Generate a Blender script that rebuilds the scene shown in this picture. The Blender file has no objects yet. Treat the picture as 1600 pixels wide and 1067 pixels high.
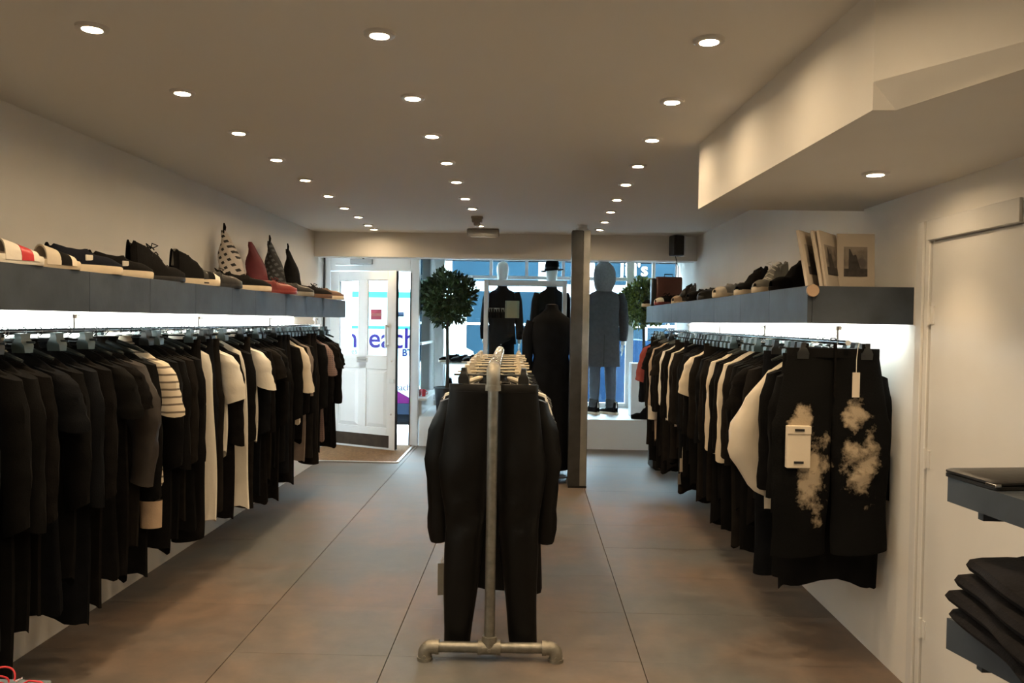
import bpy, bmesh, math, random
from mathutils import Vector, Matrix
random.seed(7)
PI = math.pi
S = bpy.context.scene
COL = S.collection
# ------------------------------------------------------------------ camera, world, exposure
F = 1260.0
YAW, PITCH, ROLL, EYE = 0.02139, -0.02481, 0.01558, 1.5
cy_, sy_ = math.cos(YAW), math.sin(YAW); cp_, sp_ = math.cos(PITCH), math.sin(PITCH)
_f = Vector((-sy_*cp_, cy_*cp_, sp_)); _r0 = Vector((cy_, sy_, 0)); _u0 = _r0.cross(_f)
_r = _r0*math.cos(ROLL) + _u0*math.sin(ROLL); _u = -_r0*math.sin(ROLL) + _u0*math.cos(ROLL)
CAM = Vector((0, 0, EYE))
cd = bpy.data.cameras.new('camera'); cam = bpy.data.objects.new('camera', cd); COL.objects.link(cam)
cd.sensor_width = 36; cd.lens = F/1600*36; cd.clip_start = 0.05; cd.clip_end = 200
cam.matrix_world = Matrix(((_r.x, _u.x, -_f.x, 0), (_r.y, _u.y, -_f.y, 0), (_r.z, _u.z, -_f.z, EYE), (0, 0, 0, 1)))
S.camera = cam
S.view_settings.view_transform = 'Standard'; S.view_settings.look = 'None'
S.view_settings.gamma = 1; S.view_settings.use_curve_mapping = False
S.view_settings.exposure = 1.42
W = bpy.data.worlds.new('sky'); S.world = W; W.use_nodes = True
bg = W.node_tree.nodes['Background']; bg.inputs[0].default_value = (0.70, 0.88, 1.0, 1); bg.inputs[1].default_value = 13.0
SPOT_W, SPOT_COL, SPOT_ANGLE = 7.5, (1.0, 0.70, 0.39), 1.6
LED_STRENGTH = 30.0

def at(px, py, axis, val):
    d = _r*((px-800)/F) + _u*((533.5-py)/F) + _f
    t = (val - CAM[axis])/d[axis]
    return CAM + d*t
CEIL = 2.383
# ------------------------------------------------------------------ helpers
def tag(o, label=None, cat=None, group=None, kind=None):
    if label: o['label'] = label
    if cat: o['category'] = cat
    if group: o['group'] = group
    if kind: o['kind'] = kind
    return o
def empty(name, loc=(0, 0, 0), rz=0, label=None, cat=None, group=None):
    o = bpy.data.objects.new(name, None); COL.objects.link(o)
    o.location = loc; o.rotation_euler = (0, 0, rz); o.empty_display_size = .05
    return tag(o, label, cat, group)
class MB:
    def __init__(s): s.v = []; s.f = []
    def add(s, vs, fs):
        n = len(s.v); s.v += [tuple(v) for v in vs]; s.f += [tuple(i+n for i in f) for f in fs]; return s
    def box(s, c, d, rz=0, ch=0.0, rx=0, ry=0):
        bm = bmesh.new(); bmesh.ops.create_cube(bm, size=1)
        bmesh.ops.scale(bm, vec=d, verts=bm.verts)
        if ch: bmesh.ops.bevel(bm, geom=bm.edges[:], offset=ch, segments=1, affect='EDGES')
        M = Matrix.Translation(c) @ Matrix.Rotation(rz, 4, 'Z') @ Matrix.Rotation(ry, 4, 'Y') @ Matrix.Rotation(rx, 4, 'X')
        bm.verts.index_update()
        s.add([M @ v.co for v in bm.verts], [[v.index for v in f.verts] for f in bm.faces]); bm.free(); return s
    def bb(s, x0, x1, y0, y1, z0, z1, ch=0.0):
        return s.box(((x0+x1)/2, (y0+y1)/2, (z0+z1)/2), (abs(x1-x0), abs(y1-y0), abs(z1-z0)), 0, ch)
    def loft(s, rings, cap0=True, cap1=True, closed=True):
        n = len(rings[0]); vs = [p for r in rings for p in r]; fs = []
        m = n if closed else n-1
        for i in range(len(rings)-1):
            for j in range(m):
                a, b = i*n+j, i*n+(j+1) % n
                fs.append((a, b, b+n, a+n))
        if cap0: fs.append(tuple(range(n-1, -1, -1)))
        if cap1: fs.append(tuple((len(rings)-1)*n+j for j in range(n)))
        return s.add(vs, fs)
    def tube(s, path, r, n=8, cap=True, flat=None):
        path = [Vector(p) for p in path]; rings = []
        ref = None
        for i, p in enumerate(path):
            t = (path[min(i+1, len(path)-1)] - path[max(i-1, 0)]).normalized()
            if ref is None:
                ref = Vector((0, 0, 1)) if abs(t.z) < .9 else Vector((0, 1, 0))
            u = (ref - t*ref.dot(t)).normalized(); w = t.cross(u); ref = u
            rr = r[i] if isinstance(r, (list, tuple)) else r
            rings.append([p + (u*math.cos(2*PI*k/n) + w*math.sin(2*PI*k/n)*(flat or 1))*rr for k in range(n)])
        return s.loft(rings, cap, cap)
    def lathe(s, prof, n=20, c=(0, 0, 0), cap=True):
        return s.loft([[(c[0]+r*math.cos(2*PI*k/n), c[1]+r*math.sin(2*PI*k/n), c[2]+z) for k in range(n)] for r, z in prof], cap, cap)
    def poly(s, pts): return s.add(pts, [tuple(range(len(pts)))])
    def mesh(s, name, smooth=True):
        me = bpy.data.meshes.new(name); me.from_pydata(s.v, [], s.f); me.update()
        bm = bmesh.new(); bm.from_mesh(me); bmesh.ops.recalc_face_normals(bm, faces=bm.faces); bm.to_mesh(me); bm.free()
        if smooth:
            me.shade_smooth()
            try: me.set_sharp_from_angle(angle=math.radians(42))
            except Exception: pass
        return me
    def build(s, name, mat, parent=None, smooth=True, label=None, kind=None):
        return put(name, s.mesh(name, smooth), mat, parent, label=label, kind=kind)
def put(name, me, mat, parent=None, loc=None, rot=None, label=None, kind=None, scale=None):
    if not me.materials: me.materials.append(mat)
    o = bpy.data.objects.new(name, me); COL.objects.link(o)
    if me.materials[0] != mat:
        o.material_slots[0].link = 'OBJECT'; o.material_slots[0].material = mat
    if parent: o.parent = parent
    if loc: o.location = loc
    if rot: o.rotation_euler = rot
    if scale: o.scale = scale
    if label: o['label'] = label
    if kind: o['kind'] = kind
    return o
def smooth(t): t = max(0, min(1, t)); return t*t*(3-2*t)
def thing(o, label, cat, group=None): return tag(o, label, cat, group)
def ell(cx, cy, z, rx, ry, n=16, e=1.0):
    out = []
    for k in range(n):
        a = 2*PI*k/n; c, s_ = math.cos(a), math.sin(a)
        out.append((cx + rx*math.copysign(abs(c)**e, c), cy + ry*math.copysign(abs(s_)**e, s_), z))
    return out
# ------------------------------------------------------------------ materials
def mat(name, col, rough=.6, metal=0, noise=0, nscale=8, bump=0, bscale=60, col2=None, emit=None, estr=0, spec=.5, rnd=0, coat=0, sheen=0):
    m = bpy.data.materials.new(name); m.use_nodes = True
    nt = m.node_tree; b = nt.nodes['Principled BSDF']
    b.inputs['Base Color'].default_value = (*col, 1); b.inputs['Roughness'].default_value = rough
    b.inputs['Metallic'].default_value = metal; b.inputs['Specular IOR Level'].default_value = spec
    if coat: b.inputs['Coat Weight'].default_value = coat
    if sheen: b.inputs['Sheen Weight'].default_value = sheen
    tc = nt.nodes.new('ShaderNodeTexCoord')
    out = None
    if noise or col2:
        n = nt.nodes.new('ShaderNodeTexNoise'); n.inputs['Scale'].default_value = nscale; n.inputs['Detail'].default_value = 5
        nt.links.new(tc.outputs['Object'], n.inputs['Vector'])
        r = nt.nodes.new('ShaderNodeValToRGB'); r.color_ramp.elements[0].position = .32; r.color_ramp.elements[1].position = .68
        c2 = col2 or tuple(min(1, c*(1+noise)) for c in col); c1 = col if col2 else tuple(c*(1-noise) for c in col)
        r.color_ramp.elements[0].color = (*c1, 1); r.color_ramp.elements[1].color = (*c2, 1)
        nt.links.new(n.outputs['Fac'], r.inputs['Fac']); out = r.outputs['Color']
    if rnd:
        oi = nt.nodes.new('ShaderNodeObjectInfo'); mr = nt.nodes.new('ShaderNodeMapRange')
        mr.inputs['To Min'].default_value = 1-rnd; mr.inputs['To Max'].default_value = 1+rnd
        nt.links.new(oi.outputs['Random'], mr.inputs['Value'])
        mx = nt.nodes.new('ShaderNodeVectorMath'); mx.operation = 'SCALE'
        if out: nt.links.new(out, mx.inputs[0])
        else: mx.inputs[0].default_value = col
        nt.links.new(mr.outputs['Result'], mx.inputs['Scale']); out = mx.outputs['Vector']
    if out: nt.links.new(out, b.inputs['Base Color'])
    if bump:
        n2 = nt.nodes.new('ShaderNodeTexNoise'); n2.inputs['Scale'].default_value = bscale; n2.inputs['Detail'].default_value = 4
        nt.links.new(tc.outputs['Object'], n2.inputs['Vector'])
        bp = nt.nodes.new('ShaderNodeBump'); bp.inputs['Strength'].default_value = bump; bp.inputs['Distance'].default_value = .004
        nt.links.new(n2.outputs['Fac'], bp.inputs['Height']); nt.links.new(bp.outputs['Normal'], b.inputs['Normal'])
    if emit:
        b.inputs['Emission Color'].default_value = (*emit, 1); b.inputs['Emission Strength'].default_value = estr
    return m
M = {}
M['wall'] = mat('wall_paint', (.80, .775, .73), .75, noise=.02, nscale=3, bump=.08, bscale=90)
M['ceil'] = mat('ceiling_paint', (.80, .77, .72), .8, bump=.05, bscale=70)
M['gloss'] = mat('white_gloss_paint', (.68, .67, .65), .35, noise=.02, nscale=4, bump=.04, bscale=40)
M['kick'] = mat('brown_kick_plate', (.045, .032, .022), .5, spec=.2, noise=.2, nscale=12)
M['shelf'] = mat('stained_dark_board', (.046, .057, .072), .48, noise=.22, nscale=7, bump=.12, bscale=45, rnd=.12, spec=0.3)
M['mat'] = mat('coir_mat', (.17, .095, .04), .95, noise=.3, nscale=40, bump=.6, bscale=300)
M['alu'] = mat('brushed_aluminium', (.62, .62, .60), .35, 1, bump=.05, bscale=200)
M['galv'] = mat('galvanised_pipe', (.27, .265, .24), .5, 1, noise=.18, nscale=30, bump=.1, bscale=90)
M['galvcast'] = mat('galvanised_fitting', (.31, .295, .255), .58, .9, noise=.15, nscale=25, bump=.25, bscale=120)
M['steel'] = mat('dark_column_steel', (.055, .056, .056), .42, .3, noise=.22, nscale=9, bump=.12, bscale=60)
M['steel2'] = mat('mid_grey_column', (.22, .22, .21), .5, 0, noise=.15, nscale=9)
M['chrome'] = mat('chrome', (.75, .75, .75), .15, 1)
M['black'] = mat('black_cotton', (0.0038, 0.0036, 0.0036), .9, noise=.3, nscale=14, bump=.3, bscale=260, spec=0.12)
M['black2'] = mat('black_wool', (0.0055, 0.0047, 0.0045), .95, noise=.3, nscale=20, bump=.4, bscale=160, spec=0.12)
M['navy'] = mat('blue_black_cloth', (0.0035, 0.004, 0.0055), .85, noise=.3, nscale=14, bump=.3, bscale=220, spec=0.12)
M['brownblack'] = mat('brown_black_cloth', (0.0102, 0.0084, 0.0072), .9, noise=.25, nscale=16, bump=.3, bscale=220, spec=0.12)
M['charcoal'] = mat('charcoal_nylon', (.042, .036, .033), .5, noise=.15, nscale=10, bump=.2, bscale=60, spec=0.3)
M['dkgrey'] = mat('dark_grey_wool', (.045, .045, .047), .9, noise=.2, nscale=30, bump=.3, bscale=200)
M['satin'] = mat('black_satin_cotton', (.0034, .0032, .0030), .40, noise=.2, nscale=8, bump=.3, bscale=24, spec=.22)
M['cream'] = mat('cream_cotton', (.66, .58, .46), .8, noise=.05, nscale=6, bump=.3, bscale=40)
M['creamshine'] = mat('cream_coated_cloth', (.68, .60, .48), .38, noise=.05, nscale=6, bump=.6, bscale=14)
M['white'] = mat('white_cotton', (.74, .70, .62), .8, bump=.3, bscale=60)
M['taupe'] = mat('taupe_cloth', (.19, .15, .125), .85, noise=.12, nscale=14, bump=.3, bscale=120)
M['tan'] = mat('tan_cloth', (.42, .31, .22), .85, noise=.1, nscale=14, bump=.3, bscale=120)
M['red'] = mat('dull_red_cloth', (.28, .05, .04), .85)
M['plastic'] = mat('dark_hanger_plastic', (0.024, 0.032, 0.0336), .32)
M['clip'] = mat('grey_green_clip_plastic', (.085, .125, .13), .35)
M['clipblk'] = mat('black_clip_plastic', (.018, .02, .02), .4)
M['yellow'] = mat('yellow_plastic', (.65, .45, .06), .4)
M['creamplastic'] = mat('cream_hanger_plastic', (.66, .58, .44), .38)
M['leather'] = mat('black_leather', (0.0072, 0.0066, 0.006), .38, noise=.2, nscale=10, bump=.25, bscale=50)
M['suede'] = mat('black_suede', (0.0078, 0.0072, 0.0072), .9, noise=.2, nscale=25, bump=.3, bscale=150, spec=0.12)
M['navycanvas'] = mat('navy_canvas', (0.008, 0.0096, 0.016), .85, bump=.3, bscale=200, spec=0.12)
M['redleather'] = mat('oxblood_leather', (.16, .018, .014), .38, noise=.25, nscale=9, bump=.25, bscale=50)
M['redbag'] = mat('dark_red_cloth', (.115, .012, .018), .8, noise=.2, nscale=9, bump=.3, bscale=40)
M['rubber'] = mat('off_white_rubber', (.62, .52, .38), .6, noise=.05, nscale=10)
M['greyleather'] = mat('grey_leather', (.20, .19, .165), .5, noise=.1, nscale=12)
M['brownleather'] = mat('brown_leather', (.10, .055, .035), .45, noise=.2, nscale=12)
M['insole'] = mat('grey_insole', (.16, .13, .11), .9, noise=.2, nscale=20)
M['darkin'] = mat('dark_lining', (.006, .006, .006), .95)
M['maroon'] = mat('maroon_case_leather', (.085, .028, .022), .45, noise=.15, nscale=8, bump=.15, bscale=60)
M['pot'] = mat('black_pot', (.018, .018, .022), .4)
M['soil'] = mat('soil', (.03, .02, .012), 1, bump=.8, bscale=60)
M['bark'] = mat('bark', (.055, .05, .04), .9, noise=.3, nscale=20, bump=.5, bscale=60)
M['leaf'] = mat('bay_leaf', (.028, .058, .022), .45, col2=(.060, .105, .030), nscale=9)
M['leaf_lamplit'] = mat('lamplit_bay_leaf', (.06, .10, .02), .42, col2=(.24, .28, .04), nscale=7)  # warm lamplight on the right tree painted as a yellower, brighter leaf colour
M['mannequin'] = mat('white_mannequin_shell', (.72, .70, .66), .35)
M['coatgrey'] = mat('grey_coat_wool', (.075, .075, .078), .9, noise=.12, nscale=25, bump=.3, bscale=160)
M['hoodgrey'] = mat('grey_marl_jersey', (.17, .17, .165), .9, noise=.1, nscale=40, bump=.3, bscale=160)
M['troughrey'] = mat('slate_trouser_cloth', (.085, .10, .125), .85, noise=.1, nscale=12, bump=.3, bscale=60)
M['plinth'] = mat('white_display_board', (.76, .76, .75), .45)
M['lampcream'] = mat('cream_box_card', (.72, .66, .42), .6)
M['paper'] = mat('off_white_mount_board', (.62, .54, .44), .75, noise=.02)
M['wood'] = mat('pale_wood', (.42, .29, .19), .6, noise=.12, nscale=12)
M['denim'] = mat('black_denim', (0.0084, 0.0078, 0.009), .9, noise=.3, nscale=20, bump=.5, bscale=140, spec=0.12)
M['redcord'] = mat('red_cord', (.50, .02, .03), .4)
M['tabletop'] = mat('dark_blue_grey_table', (.10, .12, .13), .45, noise=.1)
M['signred'] = mat('red_sign_card', (.42, .07, .12), .6)
M['vanwhite'] = mat('white_van_paint', (.50, .68, .72), .35)
M['vandark'] = mat('dark_van_trim', (0.0130, 0.0156, 0.0195), .5, spec=.04)
M['vanblue'] = mat('blue_grey_sill', (0.0143, 0.0228, 0.0390), .5, spec=.04)
M['teal'] = mat('teal_stripe', (0.0325, 0.1820, 0.1625), .5, spec=.04)
M['purple'] = mat('purple_lettering', (0.0143, 0.0078, 0.0650), .5, spec=.04)
M['magenta'] = mat('magenta_swoosh', (0.0650, 0.0078, 0.0553), .5, spec=.04)
M['navyink'] = mat('navy_lettering', (0.0097, 0.0195, 0.0780), .5, spec=.04)
M['olive'] = mat('faded_olive_lettering', (0.0260, 0.0273, 0.0195), .6, spec=.04)
M['brick'] = mat('pale_render', (.70, .74, .76), .85, noise=.06, nscale=1.5)
M['shopblue'] = mat('blue_shop_board', (.0042, .0150, .0240), .5, noise=.2, nscale=.8, spec=.04)
M['pave'] = mat('pale_pavement', (.62, .63, .64), .85, noise=.08, nscale=3)
M['road'] = mat('asphalt', (.07, .075, .085), .9, noise=.2, nscale=9)
M['carblue'] = mat('dark_blue_car_paint', (.008, .022, .05), .25, spec=.04)
M['carglass'] = mat('dark_car_glass', (.0045, .0140, .0220), .25, spec=.08)
M['whiteletter'] = mat('white_sign_letter', (.85, .85, .85), .5)
M['plug'] = mat('plug_black', (.01, .01, .01), .5)
M['grille'] = mat('speaker_grille', (.016, .016, .017), .6, bump=.5, bscale=500)
M['greybox'] = mat('grey_plastic_case', (.32, .32, .31), .5)
M['lens'] = mat('lamp_lens', (1, .95, .85), .4, emit=(1, .74, .45), estr=120)
M['led'] = mat('led_strip', (1, 1, 1), .5, emit=(.93, 1.0, .94), estr=LED_STRENGTH)
def glass_mat(name, tint=(1, 1, 1), spec=.06):
    m = bpy.data.materials.new(name); m.use_nodes = True; nt = m.node_tree; nt.nodes.clear()
    o = nt.nodes.new('ShaderNodeOutputMaterial'); t = nt.nodes.new('ShaderNodeBsdfTransparent'); g = nt.nodes.new('ShaderNodeBsdfGlossy')
    t.inputs[0].default_value = (*tint, 1); g.inputs['Roughness'].default_value = .02
    mx = nt.nodes.new('ShaderNodeMixShader'); fr = nt.nodes.new('ShaderNodeFresnel'); fr.inputs[0].default_value = 1.35
    nt.links.new(fr.outputs[0], mx.inputs[0]); nt.links.new(t.outputs[0], mx.inputs[1]); nt.links.new(g.outputs[0], mx.inputs[2])
    nt.links.new(mx.outputs[0], o.inputs[0]); return m
M['glass'] = glass_mat('window_glass', (.93, .97, .98))
M['cabglass'] = glass_mat('cabinet_glass', (.86, .91, .93))
def check_mat(name, c1, c2, scale, thr=.5, rot=.6):
    m = mat(name, c1, .85); nt = m.node_tree; b = nt.nodes['Principled BSDF']
    tc = nt.nodes.new('ShaderNodeTexCoord'); mp = nt.nodes.new('ShaderNodeMapping'); mp.inputs['Rotation'].default_value = (0, rot, 0)
    nt.links.new(tc.outputs['Object'], mp.inputs[0])
    sp = nt.nodes.new('ShaderNodeSeparateXYZ'); nt.links.new(mp.outputs[0], sp.inputs[0])
    fs = []
    for ax in ('X', 'Z'):
        mu = nt.nodes.new('ShaderNodeMath'); mu.operation = 'MULTIPLY'; mu.inputs[1].default_value = scale; nt.links.new(sp.outputs[ax], mu.inputs[0])
        fr = nt.nodes.new('ShaderNodeMath'); fr.operation = 'FRACT'; nt.links.new(mu.outputs[0], fr.inputs[0])
        lt = nt.nodes.new('ShaderNodeMath'); lt.operation = 'LESS_THAN'; lt.inputs[1].default_value = thr; nt.links.new(fr.outputs[0], lt.inputs[0]); fs.append(lt)
    an = nt.nodes.new('ShaderNodeMath'); an.operation = 'MULTIPLY'; nt.links.new(fs[0].outputs[0], an.inputs[0]); nt.links.new(fs[1].outputs[0], an.inputs[1])
    mx = nt.nodes.new('ShaderNodeMixRGB'); mx.inputs[1].default_value = (*c1, 1); mx.inputs[2].default_value = (*c2, 1)
    nt.links.new(an.outputs[0], mx.inputs[0]); nt.links.new(mx.outputs[0], b.inputs['Base Color']); return m
M['checkwhite'] = check_mat('white_cloth_black_squares', (.50, .45, .40), (.012, .012, .012), 24, .46)
M['checkdark'] = check_mat('black_cloth_grey_squares', (.014, .014, .015), (.075, .08, .085), 26, .5)
M['plaid'] = check_mat('pinkish_brown_plaid', (.20, .13, .115), (.11, .085, .08), 60, .5, 0)
M['mesh'] = check_mat('black_white_mesh_cloth', (.012, .012, .012), (.35, .34, .32), 110, .42, .78)
def stripe_mat(name, c1, c2, scale, thr):
    m = mat(name, c1, .85); nt = m.node_tree; b = nt.nodes['Principled BSDF']
    tc = nt.nodes.new('ShaderNodeTexCoord'); w = nt.nodes.new('ShaderNodeTexWave'); w.inputs['Scale'].default_value = scale; w.inputs['Distortion'].default_value = 1.2
    w.bands_direction = 'Z'; nt.links.new(tc.outputs['Object'], w.inputs['Vector'])
    r = nt.nodes.new('ShaderNodeValToRGB'); r.color_ramp.interpolation = 'CONSTANT'; r.color_ramp.elements[1].position = thr
    r.color_ramp.elements[0].color = (*c2, 1); r.color_ramp.elements[1].color = (*c1, 1)
    nt.links.new(w.outputs['Fac'], r.inputs['Fac']); nt.links.new(r.outputs['Color'], b.inputs['Base Color']); return m
M['striped'] = stripe_mat('cream_cloth_dark_dashes', (.66, .58, .46), (.16, .13, .10), 9, .16)
M['ribbed'] = stripe_mat('black_cloth_cream_stripes', (.55, .46, .32), (.012, .012, .012), 14, .55)

def painted_denim():
    m = mat('black_denim_splashed_with_cream_paint', (.004, .004, .004), .9, bump=.4, bscale=140, spec=.1); nt = m.node_tree; b = nt.nodes['Principled BSDF']
    tc = nt.nodes.new('ShaderNodeTexCoord')
    def vm(op, *ins):
        n = nt.nodes.new('ShaderNodeMath'); n.operation = op
        for i, x in enumerate(ins):
            if isinstance(x, (int, float)): n.inputs[i].default_value = x
            else: nt.links.new(x, n.inputs[i])
        return n.outputs[0]
    sp = nt.nodes.new('ShaderNodeSeparateXYZ'); nt.links.new(tc.outputs['Object'], sp.inputs[0])
    zones = None
    for cx, cz, rx, rz in ((-.145, -.34, .07, .14), (-.09, -.52, .10, .23), (.085, -.30, .07, .12), (.125, -.48, .10, .20)):
        cz += .0; dx = vm('DIVIDE', vm('SUBTRACT', sp.outputs['X'], cx), rx); dz = vm('DIVIDE', vm('SUBTRACT', sp.outputs['Z'], cz), rz)
        d = vm('SUBTRACT', 1.0, vm('ADD', vm('MULTIPLY', dx, dx), vm('MULTIPLY', dz, dz)))
        zones = d if zones is None else vm('MAXIMUM', zones, d)
    n1 = nt.nodes.new('ShaderNodeTexNoise'); n1.inputs['Scale'].default_value = 11; n1.inputs['Detail'].default_value = 8; n1.inputs['Roughness'].default_value = .65
    nt.links.new(tc.outputs['Object'], n1.inputs['Vector'])
    v = vm('ADD', vm('MULTIPLY', zones, .62), vm('MULTIPLY', vm('SUBTRACT', n1.outputs['Fac'], .5), 2.6))
    r = nt.nodes.new('ShaderNodeValToRGB'); r.color_ramp.elements[0].position = .22; r.color_ramp.elements[1].position = .62
    r.color_ramp.elements[0].color = (.004, .004, .004, 1); r.color_ramp.elements[1].color = (.42, .34, .24, 1)
    nt.links.new(v, r.inputs['Fac'])
    mx = nt.nodes.new('ShaderNodeMixRGB'); mx.inputs[1].default_value = (.004, .004, .004, 1)
    nt.links.new(vm('GREATER_THAN', zones, -.35), mx.inputs[0]); nt.links.new(r.outputs['Color'], mx.inputs[2])
    nt.links.new(mx.outputs[0], b.inputs['Base Color']); return m
M['painted'] = painted_denim()
def floor_mat():
    m = mat('worn_concrete_board', (.2, .18, .165), .5, bump=.10, bscale=30); nt = m.node_tree; b = nt.nodes['Principled BSDF']
    tc = nt.nodes.new('ShaderNodeTexCoord'); g = nt.nodes.new('ShaderNodeNewGeometry')
    n1 = nt.nodes.new('ShaderNodeTexNoise'); n1.inputs['Scale'].default_value = .9; n1.inputs['Detail'].default_value = 4
    n2 = nt.nodes.new('ShaderNodeTexNoise'); n2.inputs['Scale'].default_value = 7; n2.inputs['Detail'].default_value = 8; n2.inputs['Roughness'].default_value = .65
    for n in (n1, n2): nt.links.new(g.outputs['Position'], n.inputs['Vector'])
    r = nt.nodes.new('ShaderNodeValToRGB'); e = r.color_ramp.elements
    e[0].position = .40; e[0].color = (.112, .115, .115, 1); e[1].position = .62; e[1].color = (.165, .120, .092, 1)
    nt.links.new(n1.outputs['Fac'], r.inputs['Fac'])
    r2 = nt.nodes.new('ShaderNodeValToRGB'); e = r2.color_ramp.elements
    e[0].position = .3; e[0].color = (.72, .72, .72, 1); e[1].position = .75; e[1].color = (1.28, 1.26, 1.22, 1)
    nt.links.new(n2.outputs['Fac'], r2.inputs['Fac'])
    mx = nt.nodes.new('ShaderNodeMixRGB'); mx.blend_type = 'MULTIPLY'; mx.inputs[0].default_value = .9
    nt.links.new(r.outputs['Color'], mx.inputs[1]); nt.links.new(r2.outputs['Color'], mx.inputs[2])
    oi = nt.nodes.new('ShaderNodeObjectInfo'); mr = nt.nodes.new('ShaderNodeMapRange'); mr.inputs['To Min'].default_value = .95; mr.inputs['To Max'].default_value = 1.05
    nt.links.new(oi.outputs['Random'], mr.inputs['Value']); sc = nt.nodes.new('ShaderNodeVectorMath'); sc.operation = 'SCALE'
    nt.links.new(mx.outputs[0], sc.inputs[0]); nt.links.new(mr.outputs[0], sc.inputs['Scale']); nt.links.new(sc.outputs[0], b.inputs['Base Color'])
    rr = nt.nodes.new('ShaderNodeMapRange'); rr.inputs['To Min'].default_value = .38; rr.inputs['To Max'].default_value = .66
    nt.links.new(n2.outputs['Fac'], rr.inputs['Value']); nt.links.new(rr.outputs[0], b.inputs['Roughness']); return m
M['floor'] = floor_mat()
M['joint'] = mat('dark_floor_joint', (.03, .027, .025), .9)
def print_mat():
    m = mat('faded_photo_print', (.3, .28, .25), .6); nt = m.node_tree; b = nt.nodes['Principled BSDF']
    tc = nt.nodes.new('ShaderNodeTexCoord'); n = nt.nodes.new('ShaderNodeTexNoise'); n.inputs['Scale'].default_value = 14; n.inputs['Detail'].default_value = 6
    nt.links.new(tc.outputs['Object'], n.inputs['Vector']); r = nt.nodes.new('ShaderNodeValToRGB')
    r.color_ramp.elements[0].position = .38; r.color_ramp.elements[0].color = (.12, .10, .09, 1); r.color_ramp.elements[1].position = .6; r.color_ramp.elements[1].color = (.34, .29, .235, 1)
    nt.links.new(n.outputs['Fac'], r.inputs['Fac']); nt.links.new(r.outputs['Color'], b.inputs['Base Color']); return m
M['print'] = print_mat()
M['printdark'] = mat('dark_print_ink', (.045, .038, .034), .6, noise=.4, nscale=40)

def text_mesh(txt, size, ext=.003, bold=0):
    c = bpy.data.curves.new('txt', 'FONT'); c.body = txt; c.size = size; c.extrude = ext; c.offset = bold; c.resolution_u = 3
    o = bpy.data.objects.new('txt', c); COL.objects.link(o)
    dg = bpy.context.evaluated_depsgraph_get(); dg.update()
    me = bpy.data.meshes.new_from_object(o.evaluated_get(dg)); bpy.data.objects.remove(o); me.materials.clear(); return me

# ================================================================== STRUCTURE
XL, XRN, XRF, YJ, YB = -2.2, 1.60, 1.675, 3.93, 8.17
YD, YW, XLL, XRR = 9.58, 10.9, -2.46, 1.98       # door plane, street window plane, lobby side walls
def struct(name, mb, m, label=None, smooth=False, parent=None):
    o = mb.build(name, m, parent, smooth)
    if not parent: o['kind'] = 'structure'
    if label: o['label'] = label
    return o
fl = struct('floor', MB().bb(-2.6, 2.1, -2.6, YD+.05, -.1, -.012), M['joint'], 'worn grey concrete floor boards with warm brown staining')
xs = [-2.46, -1.93, -1.305, -.606, -.04, .519, 1.10, 1.70, 2.0]; ys = [-2.5+.605*i for i in range(21)]
ys[-1] = YD
xs = [-2.46, -1.305, -.606, .519, 1.98]
for i in range(len(xs)-1):
    for j in range(len(ys)-1):
        if ys[j+1] < 0: continue
        MB().bb(xs[i]+.0020, xs[i+1]-.0020, ys[j]+.0004, ys[j+1]-.0004, -.03, random.uniform(-.0003, 0)).build('floor_board', M['floor'], fl, False)
ce = struct('ceiling', MB().bb(-2.6, 2.1, -2.6, YB+.12, CEIL, CEIL+.2), M['ceil'], 'off white painted ceiling dotted with recessed downlights')
struct('wall_left', MB().bb(XL-.12, XL, -2.6, YB+.15, -.05, CEIL+.05), M['wall'], 'off white painted left wall above the long shelf')
struct('wall_right', MB().bb(XRN, XRN+.5, -2.6, YJ, -.05, CEIL+.05).bb(XRF, XRF+.4, YJ-.02, YB+.15, -.05, CEIL+.05).bb(XRN+.0006, XRF+.1, YJ-.03, YB+.02, -.05, 1.52), M['wall'], 'off white painted right wall stepping back behind the shelf')
struct('wall_rear', MB().bb(-2.6, 2.1, -2.7, -2.58, -.05, CEIL+.05), M['wall'])
ZB = 2.135
struct('trim_1', MB().bb(XLL, XRR, YB, YB+.22, ZB, CEIL+.1), M['wall'], 'white painted beam across the shopfront end of the ceiling')
# lobby / window bay
struct('wall_lobby_left', MB().bb(XLL-.1, XLL, YB+.1, YD+.1, -.05, 2.75), M['wall'])
struct('wall_bay_right', MB().bb(XRR, XRR+.1, YB+.1, YW+.12, -.05, 2.75), M['wall'])
struct('ceiling_bay', MB().bb(XLL, XRR, YB+.2, YW+.12, 2.42, 2.6), M['ceil'])
# bulkhead (boxed stair underside)
P = at
bt0 = P(1093, 225, 2, CEIL); bt1 = P(1345, 0, 2, CEIL)
zb = 2.065
A = P(1357, 172, 2, zb); Bp = P(1367, 128, 1, A.y); Cc = P(1400, 172, 2, zb); D = P(1600, 65, 2, Bp.z); E_ = P(1600, 181, 2, zb)
b0 = Vector((bt0.x, bt0.y, zb)); xr = XRN+.02
A = Vector((Bp.x-.004, A.y, zb)); Bp = Vector((A.x, A.y, Bp.z)); bt1 = Vector((A.x, A.y, CEIL))
Dt = Vector((D.x, D.y, CEIL)); D2 = D + (D-Bp)*3; D2t = Vector((D2.x, D2.y, CEIL))
mb = MB()
mb.poly([(bt0.x, bt0.y, CEIL), b0, A, Bp, bt1])
mb.poly([bt1, Bp, D2, D2t])
mb.poly([A, Cc, Bp])
Er = Vector((xr, E_.y-(xr-E_.x)*.05, zb))
Dr = Vector((xr, D2.y-.1, Bp.z))
mb.poly([Bp, Cc, Er, Dr, D2])
mb.poly([b0, (XRF+.02, b0.y, zb), Er, Cc, A])
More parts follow.
